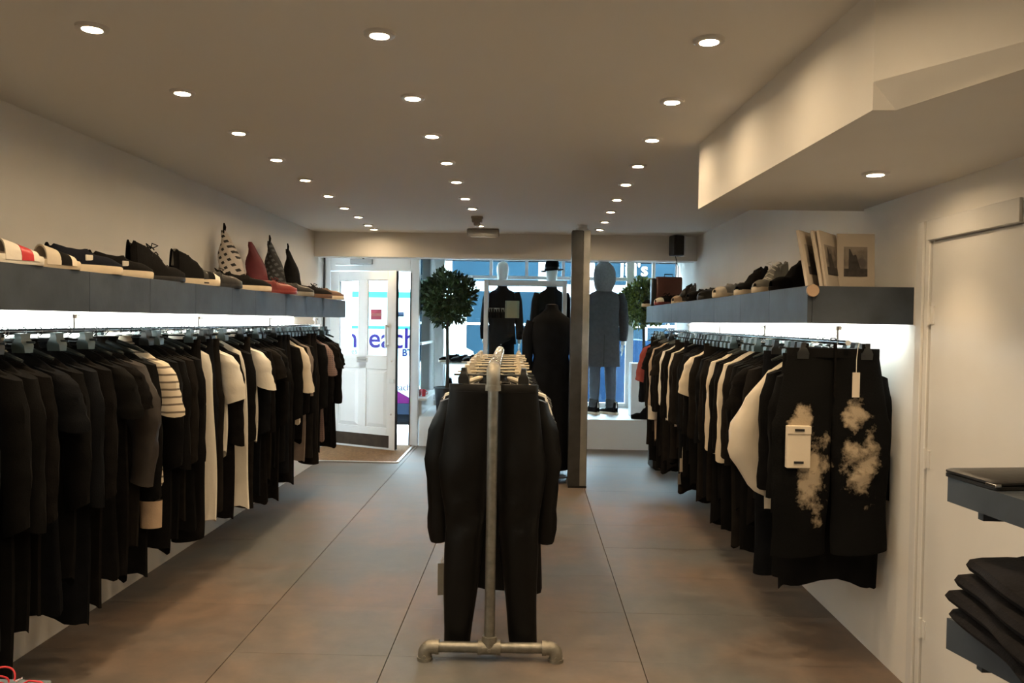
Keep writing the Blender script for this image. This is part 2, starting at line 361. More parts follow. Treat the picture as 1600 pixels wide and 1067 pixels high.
mb.poly([(bt0.x, bt0.y, CEIL), (XRF+.02, bt0.y, CEIL), (XRF+.02, b0.y, zb), b0])
struct('trim_2', mb, M['wall'], 'boxed white bulkhead dropping from the ceiling on the right')
# skirting of window riser / display platform
ZP = .355
struct('trim_3', MB().bb(-1.30, XRR, YD-.03, YW+.05, -.02, ZP, .004), M['plinth'], 'low white window display platform along the shopfront')
# door frame, jambs, overdoor panel
JX0, JX1 = -1.42, -1.315
struct('trim_4', MB().bb(JX0, JX1, YD-.03, YD+.09, 0, 2.42, .004).bb(XLL, XLL+.085, YD-.02, YD+.08, 0, 2.42, .004).bb(XLL+.086, JX0-.001, YD-.02, YD+.08, 2.075, 2.42, .004), M['gloss'], 'white painted frame and panel around the shop door')
struct('trim_5', MB().bb(JX0-.0, JX0+.012, YD-.04, YD-.02, 0, 2.06), M['plug'])
# return window beside the door and the street window
w1 = struct('window_1', MB().bb(JX1-.03, JX1+.03, YD+.09, YW, ZP-.05, .56, .004).bb(JX1-.03, JX1+.03, YD+.09, YW, 2.33, 2.42).bb(JX1-.03, JX1+.03, YW-.10, YW+.06, .5, 2.4).bb(JX1-.025, JX1+.025, YD+.09, YW, 1.20, 1.23), M['gloss'], 'narrow return window beside the shop door')
MB().bb(JX1-.003, JX1+.003, YD+.08, YW-.02, .55, 2.34).build('pane', M['glass'], w1, False)
MB().bb(JX1-.06, JX1+.10, YD+.02, YW-.04, .535, .565, .004).build('window_sill', M['gloss'], w1, False)
w2 = struct('window_2', MB().bb(-1.30, XRR, YW, YW+.07, ZP-.4, .42, .004).bb(-1.30, XRR, YW, YW+.07, 2.325, 2.45, .004), M['gloss'], 'wide street display window with white glazing bars')
ZT = 2.09
MB().bb(-1.30, XRR, YW-.005, YW+.055, ZT-.02, ZT+.025, .004).build('transom_bar', M['gloss'], w2, False)
for x, w_ in ((-1.22, .12), (1.35, .10)):
    MB().bb(x-w_/2, x+w_/2, YW-.01, YW+.06, .42, 2.33, .004).build('mullion', M['gloss'], w2, False)
for x in (-.532, -.05, .444, .93, 1.66):
    MB().bb(x-.022, x+.022, YW, YW+.05, ZT+.02, 2.33, .003).build('glazing_bar', M['gloss'], w2, False)
for x0, x1 in ((-1.16, 1.30), (1.40, XRR)):
    MB().bb(x0, x1, YW+.02, YW+.026, .42, ZT-.02).build('pane', M['glass'], w2, False)
xx = [-1.16, -.554, -.072, .422, .908, 1.30]
for i in range(5):
    MB().bb(xx[i]+.04*(i > 0), xx[i+1], YW+.02, YW+.026, ZT+.02, 2.325).build('pane', M['glass'], w2, False)
MB().bb(-1.30, XRR, YW+.075, YW+.085, 2.31, 2.335).bb(XRR-.035, XRR-.02, YW-.02, YW, 2.1, 2.33).build('gasket', M['plug'], w2, False)
# outside wall over the window (keeps the sky out of the roof void)
struct('wall_facade', MB().bb(-4, 4, YW+.1, YW+.3, 2.45, 4.5).bb(XLL-.1, JX1, YD+.02, YD+.12, 2.40, 4.5).bb(-4, XLL-.02, YB, YW+.3, -.3, 4.5).bb(XRR+.06, 4, YB, YW+.3, -.3, 4.5), M['brick'])
struct('roof', MB().bb(-4, 4, -3, YW+.3, 2.62, 2.8), M['brick'])
# ------------------------------------------------------------------ shop door (open inwards)
hinge = Vector((-2.365, YD-.06, 0)); free = Vector((-1.513, 9.10, 0)); dv = free-hinge; DW = dv.length; DA = math.atan2(dv.y, dv.x)
door = empty('door_1', hinge, DA); door['kind'] = 'structure'; door['label'] = 'white half glazed shop door standing ajar over the mat'
ZD = 2.055; TH = .045
st, mid = .115, .10
mb = MB(); gl0, gl1, gz0, gz1 = .125, DW-.115, 1.075, 1.955
pa, pb = (gl0+gl1)/2-.055, (gl0+gl1)/2+.055
mb.bb(0, gl0, 0, TH, .012, ZD, .003).bb(gl1, DW, 0, TH, .012, ZD, .003)
mb.bb(gl0, gl1, 0, TH, gz1, ZD, .003).bb(gl0, gl1, 0, TH, .93, gz0, .003).bb(gl0, gl1, 0, TH, .012, .26, .003).bb(pa, pb, 0, TH, .26, ZD-.1, .003)
mb.build('door_frame', M['gloss'], door, False)
for x0, x1 in ((gl0, pa), (pb, gl1)):
    MB().bb(x0, x1, .018, .026, gz0, gz1).build('glass_pane', M['glass'], door, False)
    pm = MB(); d = .045
    o_ = [(x0, .016, .26), (x1, .016, .26), (x1, .016, .93), (x0, .016, .93)]; i_ = [(x0+d, -.002, .26+d), (x1-d, -.002, .26+d), (x1-d, -.002, .93-d), (x0+d, -.002, .93-d)]
    pm.loft([o_, i_], False, True).build('raised_panel', M['gloss'], door, False)
    pm = MB()
    for a, b, c, e in ((x0, x1, gz0, gz0+.014), (x0, x1, gz1-.014, gz1), (x0, x0+.012, gz0, gz1), (x1-.012, x1, gz0, gz1)): pm.bb(a, b, .004, .018, c, e)
    pm.build('bead', M['gloss'], door, False)
MB().bb(.08, DW-.08, -.006, 0, .035, .175, .002).build('kick_plate', M['kick'], door, False)
lp = MB().bb(.40, .56, -.008, 0, 1.005, 1.055, .003).build('letter_plate', M['alu'], door, False)
MB().bb(.42, .54, -.012, -.008, 1.018, 1.044).build('letter_flap', M['greybox'], lp, False)
hp = MB().tube([(DW-.10, 0, 1.42), (DW-.10, -.05, 1.42)], .010).tube([(DW-.10, 0, 1.21), (DW-.10, -.05, 1.21)], .010).bb(DW-.112, DW-.088, -.062, -.046, 1.185, 1.445, .004)
hp.build('pull_handle', M['alu'], door, False)
MB().box((DW-.045, -.006, .80), (.07, .012, .045), 0, .002).build('lock_plate', M['alu'], door, False)
for z in (.42, 1.03): MB().lathe([(.011, 0), (.011, .006)], 10, (0, 0, 0)).build('bolt_cap', M['chrome'], door, False).matrix_local = Matrix.Translation((DW-.05, 0, z)) @ Matrix.Rotation(PI/2, 4, 'X')
MB().bb(DW, DW+.004, .002, TH-.002, .02, ZD-.005).build('edge_seal', M['plug'], door, False)
sg = MB().bb(pb+.055, pb+.205, .010, .014, 1.495, 1.615).build('sign_card', M['signred'], door, False)
t = put('sign_lettering', text_mesh('CLOSED', .042, .0008), M['tan'], sg, (pb+.063, .0085, 1.54), (PI/2, 0, 0))
dc = empty('door_closer', (-2.0, YD-.05, 2.18), 0, 'grey overhead door closer with arm above the shop door', 'door closer')
MB().bb(-.13, .13, -.03, .03, -.03, .03, .006).build('closer_body', M['greybox'], dc, False)
MB().lathe([(.012, .03), (.012, .05)], 10, (.02, 0, 0)).build('spindle', M['plug'], dc)
MB().tube([(.02, -.01, -.035), (-.22, -.02, -.045), (-.30, -.02, -.04)], .008).build('arm', M['alu'], dc)
# mat with metal edge
am = empty('entrance_mat', (0, 0, 0), 0, 'brown coir entrance mat under the open shop door', 'doormat')
m0, m1 = P(630, 723, 2, 0), P(648, 697, 2, 0)
MB().bb(-2.40, -1.375, 8.405, YD-.04, .0005, .010).build('coir', M['mat'], am, False)
MB().bb(-2.42, -1.345, 8.375, 8.405, .0005, .012, .002).bb(-1.375, -1.345, 8.405, YD-.04, .0005, .012, .002).build('edge_strip', M['alu'], am, False)
struct('trim_6', MB().tube([(XLL+.02, YD-.06, 2.42), (XLL+.02, YD-.06, 1.9), (XLL+.02, YD-.06, .1)], .012, 6), M['plug'])

# ------------------------------------------------------------------ cupboard door at the right
d0, d1 = 2.607, 3.23; ztop = 1.84
dr = empty('door_2', (XRN, 0, 0)); dr['kind'] = 'structure'; dr['label'] = 'plain white cupboard door in the right wall with moulded frame'
MB().bb(-.012, .0, d0, d1, .03, ztop, .002).build('door_leaf', M['gloss'], dr, False)
f = MB()
for y0, y1, z0, z1 in ((d1+.004, d1+.085, 0, ztop+.085), (d0-.085, d0-.004, 0, ztop+.085), (d0-.004, d1+.004, ztop+.005, ztop+.085)):
    f.bb(-.022, .0, y0, y1, z0, z1, .003)
    f.bb(-.034, -.022, y0+.03 if y1 > d1 else y0, y1 if y1 > d1 else y1-.03, z0, z1, .002)
f.build('door_frame', M['gloss'], dr, False)
for z in (.30, .98, 1.55):
    MB().tube([(-.018, d1+.002, z-.04), (-.018, d1+.002, z+.04)], .007, 8).bb(-.016, -.012, d1-.03, d1+.0, z-.035, z+.035).build('hinge', M['gloss'], dr, False)

# ------------------------------------------------------------------ column
clm = empty('column', ((.374+.536)/2, 7.31, 0), 0, 'square dark steel column standing in the shop floor', 'column')
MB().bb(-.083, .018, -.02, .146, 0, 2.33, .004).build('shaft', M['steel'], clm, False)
MB().bb(.018, .083, -.017, .143, 0, 2.33, .006).build('side_strip', M['steel2'], clm, False, label='lighter grey strip along the right side')  # right part of the column set off in a lighter grey
MB().bb(-.083, .083, -.0205, .1465, 0, .02).build('base_edge', M['plug'], clm, False)
MB().lathe([(.055, 2.33), (.055, 2.35), (.045, 2.36), (.045, CEIL+.005)], 16, (0.01, .06, 0)).build('cap', M['gloss'], clm)

# ================================================================== DOWNLIGHTS
LR = [[(144, 42), (285, 143), (373, 206), (432, 248), (477, 280), (513, 305), (538, 324), (560, 338), (575, 351), (590, 361)],
      [(593, 52), (645, 151), (675, 211), (698, 253), (713, 283), (727, 309), (738, 325), None, (750, 352), None],
      [(1108, 62), (1050, 157), (1019, 217), (997, 258), (978, 287), (964, 311), (954, 330), (945, 346), (937, 358), None]]
rowname = ('left', 'middle', 'right')
ordn = ['first', 'second', 'third', 'fourth', 'fifth', 'sixth', 'seventh', 'eighth', 'ninth', 'tenth', 'eleventh', 'twelfth', 'thirteenth', 'fourteenth', 'fifteenth', 'sixteenth', 'seventeenth', 'eighteenth']
ring_me = MB().lathe([(.030, .0), (.030, -.010), (.040, -.012), (.048, -.008), (.049, .0)], 20, cap=False).mesh('trim_ring')
lens_me = MB().lathe([(.0305, -.004), (.001, -.007)], 16).mesh('lamp_lens')
sl = bpy.data.lights.new('lamp_beam', 'SPOT'); sl.energy = SPOT_W; sl.color = SPOT_COL; sl.spot_size = SPOT_ANGLE; sl.spot_blend = .75; sl.shadow_soft_size = .028
def downlight(loc, label, group):
    e = empty('ceiling_downlight', loc, 0, label, 'ceiling light', group)
    put('trim_ring', ring_me, M['gloss'], e); put('lamp_lens', lens_me, M['lens'], e)
    l = bpy.data.objects.new('lamp_beam', sl); COL.objects.link(l); l.parent = e; l.location = (0, 0, -.02)
for r_, row in enumerate(LR):
    for i, q in enumerate(row):
        if not q: continue
        p_ = P(q[0], q[1], 2, CEIL)
        p_.y = min(p_.y, YB-.30)
        downlight((p_.x, p_.y, CEIL), 'lit white recessed downlight, %s from the camera in the %s ceiling row' % (ordn[i], rowname[r_]), 'recessed ceiling downlights')
for i in range(4):
    for x in (-1.34, -.477, .54): downlight((x, 1.85-.68*i, CEIL), 'lit recessed downlight behind the camera, %s in the %s row' % (ordn[i], 'left' if x < -1 else 'middle' if x < 0 else 'right'), 'rear ceiling downlights')
p_ = P(1368, 270, 2, zb); downlight((p_.x, p_.y, zb), 'lit white recessed downlight alone in the bulkhead underside', None)
p_ = (-1.7, 9.0, 2.42); downlight(p_, 'recessed downlight in the lobby ceiling above the shop door', None)

# ================================================================== SHELVES + RAILS
def wall_shelf(name, label, xw, xe, y0, y1, z0, z1, joints, sgn):
    e = empty(name, ((xw+xe)/2, (y0+y1)/2, z0), 0, label, 'shelf'); ox, oy = e.location.x, e.location.y
    m = MB(); m.bb(min(xw, xe)-ox+(.0212 if sgn > 0 else 0), max(xw, xe)-ox-(.0212 if sgn < 0 else 0), y0-oy+.022, y1-oy-.022, z1-z0-.022, z1-z0)
    m.build('shelf_top', M['shelf'], e, False)
    MB().bb(min(xw, xe)-ox+(.02 if sgn > 0 else 0), max(xw, xe)-ox-(.02 if sgn < 0 else 0), y0-oy+.022, y1-oy-.022, .012, .03).build('shelf_underside', M['shelf'], e, False)
    js = [y0]+joints+[y1]
    for a, b in zip(js[:-1], js[1:]):
        MB().bb(xe-ox-(.0 if sgn > 0 else .0), xe-ox+.02*sgn, a-oy+.0012, b-oy-.0012, 0, z1-z0+random.uniform(0, .0008), .0012).build('fascia_panel', M['shelf'], e, False)
    MB().bb(xe-ox+.021*sgn, xw-ox, y0-oy, y0-oy+.02, 0, z1-z0, .001).build('end_panel', M['shelf'], e, False)
    MB().bb(xe-ox+.021*sgn, xw-ox, y1-oy-.02, y1-oy, 0, z1-z0, .001).build('end_panel', M['shelf'], e, False)
    lx = xw-ox+(-.05*sgn)*1
    MB().bb(lx-.012, lx+.012, y0-oy+.10, y1-oy-.06, .004, .0118).build('led_strip', M['led'], e, False, label='white glowing light strip under the shelf')
    return e
Z0, Z1 = 1.512, 1.668
wall_shelf('wall_shelf', 'long dark wall shelf of shoes along the left wall', XL, -1.72, .4, 7.50, Z0, Z1, [P(x, 450, 0, -1.72).y for x in (140, 235, 306, 363, 400, 447, 480, 505)], -1)
wall_shelf('wall_shelf', 'long dark wall shelf of shoes and prints along the right wall', XRN, 1.16, 3.40, 8.05, Z0, Z1, [P(x, 470, 0, 1.16).y for x in (1202, 1157, 1116, 1080, 1050, 1020)], 1).location.z = Z0
def wall_rail(label, x, y0, y1, z, xw):
    e = empty('clothes_rail', (x, y0, z), 0, label, 'clothes rail')
    MB().tube([(0, 0, 0), (0, y1-y0, 0)], .012, 10).build('rail_tube', M['chrome'], e)
    n = 5
    for i in range(n):
        y = .12+(y1-y0-.24)*i/(n-1)
        MB().tube([(0, y, 0), (0, y, .055)], .007, 8).lathe([(.022, .052), (.022, .070)], 10, (0, y, 0)).build('rail_bracket', M['chrome'], e)
    return e
RXL, RXR, RZ = -1.955, 1.345, 1.432
wall_rail('chrome clothes rail under the left wall shelf', RXL, 2.0, 7.45, RZ, XL)
wall_rail('chrome clothes rail under the right wall shelf', RXR, 3.43, 8.02, RZ, XRN)

# ================================================================== GARMENTS
def body_mesh(key, sw, hw, top, hem, d0, d1, seed, folds=5, waist=1.0, uneven=.02):
    rnd = random.Random(seed); n = 26; nr = 20; rings = []
    ph = [rnd.uniform(0, 6.3) for _ in range(4)]; sl = [rnd.uniform(-.012, .012) for _ in range(2)]
    for j in range(nr+1):
        t = j/nr
        if j == 0: w, d, z = .055, .030, top
        elif j == 1: w, d, z = .075, .036, top-.012
        elif j == 2: w, d, z = .13, .040, top-.042
        elif j == 3: w, d, z = sw*.90, .036, top-.080
        else:
            u = (j-3)/(nr-3); z = top-.080+(hem-(top-.080))*u
            w = (sw*(1-u)+hw*u)*(1-(1-waist)*math.sin(PI*min(1, u*1.6))**2)*(.97 if j == 4 else 1); d = d0*(1-u)+d1*u
        r = []
        for k in range(n):
            a = 2*PI*k/n; c, s_ = math.cos(a), math.sin(a)
            fo = (math.sin(folds*a+ph[0]+t*1.5)*.30 + math.sin((folds+3)*a+ph[1]-t*2)*.2)*t**.7
            x = w*math.copysign(abs(c)**.85, c)*(1+.03*math.sin(7*t+ph[2]))+sl[0]*t
            y = d*s_*(1+fo)+.008*math.sin(5*t+ph[3]+2*c)*t
            zz = z+(uneven*math.sin(2*a+ph[1])+uneven*.5*math.sin(5*a+ph[2]))*max(0, t-.8)*5 if j > 3 else z
            r.append((x, y, zz))
        rings.append(r)
    # inner hem return, so the bottom edge reads as cloth and not as a solid
    rings.append([(x*.93, y*.7, z+.02) for x, y, z in rings[-1]])
    rings.append([(x*.9, y*.5, z+.10) for x, y, z in rings[-1]])
    return MB().loft(rings, True, True).mesh('body')
def sleeve_mesh(sw, top, end, r0, r1, flare, seed, side=1, bulge=0, flat=.62):
    rnd = random.Random(seed); n = 12; nr = 14; rings = []; ph = rnd.uniform(0, 6)
    z0 = top-.078; L = z0-end
    for j in range(nr+1):
        t = j/nr
        x = (sw-.035)+(.035*min(1, t*4))+flare*t+bulge*math.sin(PI*t**1.1)**1.1
        z = z0-L*t; r = r0*(1-t)+r1*t+bulge*.5*math.sin(PI*t)
        if bulge > .05: r *= (.42+.58*min(1, t*2.6)) if t < .4 else 1
        wr = 1+(.07 if bulge < .01 else .11)*math.sin(t*19+ph)*math.sin(t*7+ph*2)
        rg = []
        for k in range(n):
            a = 2*PI*k/n
            rx, ry = r*wr*(1+(.06 if bulge < .01 else .13)*math.sin(3*a+9*t+ph)), r*flat*wr
            rg.append((side*(x+rx*math.cos(a)), ry*math.sin(a), z+.35*r*math.cos(a)*(1-t)**3*-1 + (.02*math.sin(a*1+ph)*(t > .98))))
        rings.append(rg)
    rings.append([(side*(x*0)+(p[0]-side*x)*.85+side*x, p[1]*.85, p[2]+.015) for p in rings[-1]])
    return MB().loft(rings, True, True).mesh('sleeve')
def collar_mesh(h, r=.062):
    return MB().loft([ell(0, 0, -h*.25, r*1.25, .042, 16), ell(0, 0, 0, r*1.02, .040, 16), ell(0, 0, h*.6, r*.98, .036, 16), ell(0, 0, h, r*1.05, .036, 16), ell(0, 0, h*.9, r*.85, .026, 16), ell(0, 0, h*.2, r*.7, .02, 16)], False, True).mesh('collar')
CACHE = {}
def cached(key, fn):
    if key not in CACHE: CACHE[key] = fn()
    return CACHE[key]
# hangers -----------------------------------------------------------------
def hook_mb(r=.0022, rr=.018):
    pts = [(0, 0, -.034), (0, 0, -.026), (0, 0, -.020)]
    for k in range(11):
        a = -PI/2+.3+(PI*1.35)*k/10
        pts.append((rr*math.cos(a), 0, rr*math.sin(a)+.0))
    return MB().tube(pts, r, 6)
def hook_mesh(): return hook_mb().mesh('hook')
def bar_mesh(L=.36):
    return MB().tube([(-L/2, 0, -.034), (L/2, 0, -.034)], .0045, 8).box((0, 0, -.034), (.034, .014, .022), 0, .004).mesh('bar')
def arms_mesh():
    m = MB(); pts = []
    for k in range(9):
        t = -1+k/4; pts.append((t*.185, 0, -.040-.058*abs(t)**1.25))
    return m.tube(pts, [.006, .010, .012, .012, .014, .012, .012, .010, .006], 8).mesh('arms')
def clip_mesh():
    m = MB()
    m.loft([[(-.010, -.012, -.035), (.010, -.012, -.035), (.010, .012, -.035), (-.010, .012, -.035)], [(-.012, -.010, -.055), (.012, -.010, -.055), (.012, .010, -.055), (-.012, .010, -.055)],
            [(-.016, -.013, -.066), (.016, -.013, -.066), (.016, .013, -.066), (-.016, .013, -.066)], [(-.024, -.011, -.080), (.024, -.011, -.080), (.024, .011, -.080), (-.024, .011, -.080)], [(-.024, -.009, -.105), (.024, -.009, -.105), (.024, .009, -.105), (-.024, .009, -.105)]])
    return m.mesh('clip')
def hanger(kind, loc, rz, label, group, mp, mc, hs=1.0):
    e = empty('clip_hanger' if kind == 'clip' else 'coat_hanger', loc, rz, label, 'hanger', group)
    put('hook', cached('hook', hook_mesh), M['chrome'], e, scale=(hs, hs, hs))
    if kind == 'clip':
        put('bar', cached('bar', bar_mesh), mp, e)
        for x in (-.135, .135): put('clip', cached('clip', clip_mesh), mc, e, (x, 0, .033), scale=(1, 2.5, 1))
    else:
        put('arms', cached('arms', arms_mesh), mp, e)
    return e
TOP = -.060
def garment(name, cat, loc, rz, label, group, m, hem, sleeve='long', seed=0, sw=.205, hw=.205, d0=.026, d1=.031, collar=.03, mcol=None, msl=None, bulge=0, cuff=None, folds=5, flare=.0, trims=None, top=TOP, slen=None, room=0):
    e = empty(name, loc, rz, label, cat, group)
    h = -round(hem*25)/25; v = seed % 4
    put('body', cached(('b', sw, hw, h, d0, d1, v, folds, top), lambda: body_mesh('b', sw, hw, top, h, d0, d1, v, folds)), m, e)
    if collar: put('collar', cached(('c', collar), lambda: collar_mesh(collar)), mcol or m, e, (0, 0, top+.002))
    if sleeve != 'none':
        end = top-(slen or (.62 if sleeve == 'long' else .29)); r0, r1, fl = (.062, .048, .012) if sleeve == 'long' else (.066, .062, .055)
        end = max(end, h+.02)
        for sd in (1, -1):
            bu, f2 = (bulge, fl+flare) if room in (0, sd) else (0, .005)
            put('sleeve', cached(('s', sw, round(end, 2), sleeve, v, sd, bu, top, f2), lambda: sleeve_mesh(sw, top, end, r0, r1, f2, v, sd, bu)), msl or m, e)
            if cuff: put('cuff', cached(('cf', sw, round(end, 2), sd), lambda: MB().loft([ell(sd*(sw+.012), 0, end-.004+.0, .052, .035, 12), ell(sd*(sw+.012), 0, end-.13, .05, .033, 12), ell(sd*(sw+.012), 0, end-.12, .042, .026, 12)], False, True).mesh('cuff')), cuff, e)
    return e
def trousers_mesh(w, L, hip, kneew, hemw, dth, seed, front=0, split=.27, hemx=.13):
    """continuous trouser body, waist at z=0, hung from the waistband"""
    rnd = random.Random(seed); n = 18; mb = MB(); ph = rnd.uniform(0, 6)
    for sd in (-1, 1):
        rg = []; tc = (split+.03)/L
        for j in range(27):
            t = j/26; z = -.03-(L-.03)*t
            hw = w*.5+(hip*.5-w*.5)*min(1, t/tc)                     # half width of one leg
            if t > tc:
                v = (t-tc)/(1-tc); hw = (hip*.52+(kneew-hip*.52)*smooth(min(1, v/.45)))+(hemw-kneew)*max(0, v-.45)/.55
            else: v = 0
            inner = hw+.006 if t <= tc else hw
            cx = sd*(hw+(hemx-hemw)*v**1.1)
            dd = dth*(.8+.45*min(1, t/tc))*(1-.15*v)
            r = []
            for k in range(n):
                a = 2*PI*k/n; c, s_ = math.cos(a), math.sin(a)
                wr = .26*math.exp(-((v-.30)/.16)**2)*math.sin(34*v+3*c+ph)+.07*math.sin(17*t+2*a+ph)+.06*math.sin(3*a+ph)
                x_ = hw*math.copysign(abs(c)**.8, c)*(1+.05*math.sin(13*t+ph+sd)*v)
                if t <= tc and c*sd < 0: x_ *= 1.04
                r.append((cx+x_, dd*s_*(1+wr*1.6)+.012*math.sin(8*t+ph+sd)*v, z+.014*math.sin(a+ph)*(t > .97)+.010*sd*(t > .99)))
            rg.append(r)
        rg.append([(cx+(x-cx)*.9, y*.8, z+.02) for x, y, z in rg[-1]]); rg.append([(cx+(x-cx)*.85, y*.6, z+.12) for x, y, z in rg[-1]])
        mb.loft(rg, True, True)
    return mb.mesh('trouser_legs')
def trousers(loc, rz, label, group, m, L=1.05, seed=0, w=.19, hip=.215, knee=.10, hemw=.085, dth=.030, mband=None, hemx=.13):
    e = empty('trousers', loc, rz, label, 'trousers', group)
    put('trouser_legs', cached(('t', L, seed % 3, w, hip, knee, hemw, dth, hemx), lambda: trousers_mesh(w, L, hip, knee, hemw, dth, seed % 3, hemx=hemx)), m, e, (0, 0, -.058))
    put('waistband', cached(('wb', w, dth), lambda: MB().loft([ell(0, 0, 0, w, dth*.8, 28, .8), ell(0, 0, -.002, w*1.01, dth*.86, 28, .8), ell(0, 0, -.04, w*1.01, dth*.86, 28, .8)], True, True).mesh('waistband')), mband or m, e, (0, 0, -.055))
    return e
# --- lists for the two wall rails: y, special spec
def fill(specials, y0, y1, step):
    out = []; ysp = sorted(specials, key=lambda s: s['y'])
    bounds = [y0]+[s['y'] for s in ysp]+[y1]
    for i in range(len(bounds)-1):
        a, b = bounds[i], bounds[i+1]
        if i > 0: out.append(ysp[i-1])
        n = max(0, round((b-a)/step)-1)
        for k in range(n): out.append(dict(y=a+(b-a)*(k+1)/(n+1)))
    return out
NUM = ordn
def rail_line(items, x, side, seed0):
    rnd = random.Random(seed0); ref, cnt = None, 0
    for i, s in enumerate(items):
        y = s['y']; rz = rnd.uniform(-.045, .045); loc = (x, y, RZ)
        if 'label' in s:
            ref, cnt = s['ref'], 0; lab = s['label']; short = s['ref']
            hk = s.get('hk', 'coat'); kw = dict(s.get('kw', {}))
            if s.get('kind') == 'trousers': trousers(loc, s.get('rz', rz), lab, None, s['m'], **kw)
            else: garment(s.get('name', 'shirt'), s.get('cat', 'shirt'), loc, s.get('rz', rz), lab, None, s['m'], s['hem'], s.get('sl', 'long'), s.get('seed', i), room=(1 if side == 'left' else -1), **kw)
            hlab = 'dark hanger holding the %s' % short
        else:
            cnt += 1; u = rnd.random(); m = rnd.choice([M['black'], M['black'], M['black2'], M['navy'], M['brownblack']])
            tone = {'black_cotton': 'black', 'black_wool': 'black', 'blue_black_cloth': 'blue black', 'brown_black_cloth': 'brown black'}[m.name]
            hem = rnd.uniform(1.02, 1.20); hk = 'coat'
            where = '%s behind the %s' % (NUM[cnt-1], ref) if ref else '%s from the near end of the %s rail' % (NUM[cnt-1], side)
            if u < .42:
                kind = 'long sleeved coat'; garment('long_coat', 'coat', loc, rz, '%s %s, %s' % (tone, kind, where), None, m, hem, 'long', i, d1=.035, room=(1 if side == 'left' else -1))
            elif u < .64:
                kind = 'shirt'; garment('shirt', 'shirt', loc, rz, '%s long sleeved %s, %s' % (tone, kind, where), None, m, hem-.22, 'long', i, room=(1 if side == 'left' else -1))
            elif u < .82:
                kind = 'top'; garment('t_shirt', 't-shirt', loc, rz, '%s short sleeved %s, %s' % (tone, kind, where), None, m, hem-.12, 'short', i, collar=.012, room=(1 if side == 'left' else -1))
            else:
                kind = 'trousers'; hk = 'clip'; trousers(loc, rz, '%s %s, %s' % (tone, kind, where), None, m, L=round((hem-.08)*12)/12, seed=i)
            hlab = 'dark hanger of the garment %s, %s rail' % (where, side) if ref else 'dark hanger, %s' % where
        hk = 'clip' if (hk == 'clip' or rnd.random() < .55) else 'coat'
        mc = rnd.choice([M['clip'], M['clip'], M['clipblk']])
        hanger(hk, loc, rz, hlab, 'dark hangers on the %s rail' % side, M['plastic'], mc)
left_sp = [
 dict(y=2.70, label='black coat with a tall funnel collar near the camera end of left rail', ref='black funnel collar coat', m=M['black'], hem=1.18, name='long_coat', cat='coat', kw=dict(collar=.085)),
 dict(y=2.86, label='black jersey with cream striped collar behind the funnel collar coat', ref='striped collar jersey', m=M['black2'], hem=1.0, kw=dict(mcol=M['ribbed'], collar=.05)),
 dict(y=3.58, label='charcoal nylon jacket with puffed sleeves on the left rail', ref='charcoal nylon jacket', m=M['brownblack'], hem=.98, name='jacket', cat='jacket', kw=dict(msl=M['charcoal'], bulge=.028, flare=.0)),
 dict(y=3.67, label='black coat with tan cuffs just behind the charcoal nylon jacket', ref='tan cuffed coat', m=M['black'], hem=1.13, name='long_coat', cat='coat', kw=dict(cuff=M['tan'], slen=.72)),
 dict(y=3.80, label='cream short sleeved shirt with dark dashes on the left rail', ref='dashed cream shirt', m=M['striped'], hem=.70, sl='short', name='t_shirt', cat='t-shirt', kw=dict(slen=.33)),
 dict(y=4.38, label='long sleeveless white tunic on the left rail', ref='white tunic', m=M['white'], hem=1.06, sl='none', name='tunic', cat='top', kw=dict(sw=.225, hw=.245)),
 dict(y=4.64, label='white short sleeved top with wide pointed sleeve on the left rail', ref='white wide sleeved top', m=M['white'], hem=.72, sl='short', name='t_shirt', cat='t-shirt', kw=dict(slen=.36)),
 dict(y=4.87, label='long white dress with lowest hem among white clothes, left rail', ref='long white dress', m=M['white'], hem=1.09, sl='none', name='dress', cat='dress', kw=dict(sw=.222, hw=.262)),
 dict(y=5.16, label='white shirt with black back behind the long white dress', ref='white and black shirt', m=M['white'], hem=.72, sl='short', name='t_shirt', cat='t-shirt', kw=dict(slen=.32)),
 dict(y=6.10, label='cream long sleeved shirt towards the far end of the left rail', ref='far cream shirt', m=M['cream'], hem=.70, sl='short', kw=dict(slen=.42)),
 dict(y=6.28, label='taupe long sleeved shirt behind the far cream shirt', ref='taupe shirt', m=M['taupe'], hem=1.02, kw=dict(slen=.46)),
 dict(y=6.84, label='pinkish brown plaid shirt near the far end of the left rail', ref='plaid shirt', m=M['plaid'], hem=.98, sl='short', kw=dict(slen=.34)),
]
rail_line(fill(left_sp, 2.30, 7.36, .098), RXL, 'left', 3)
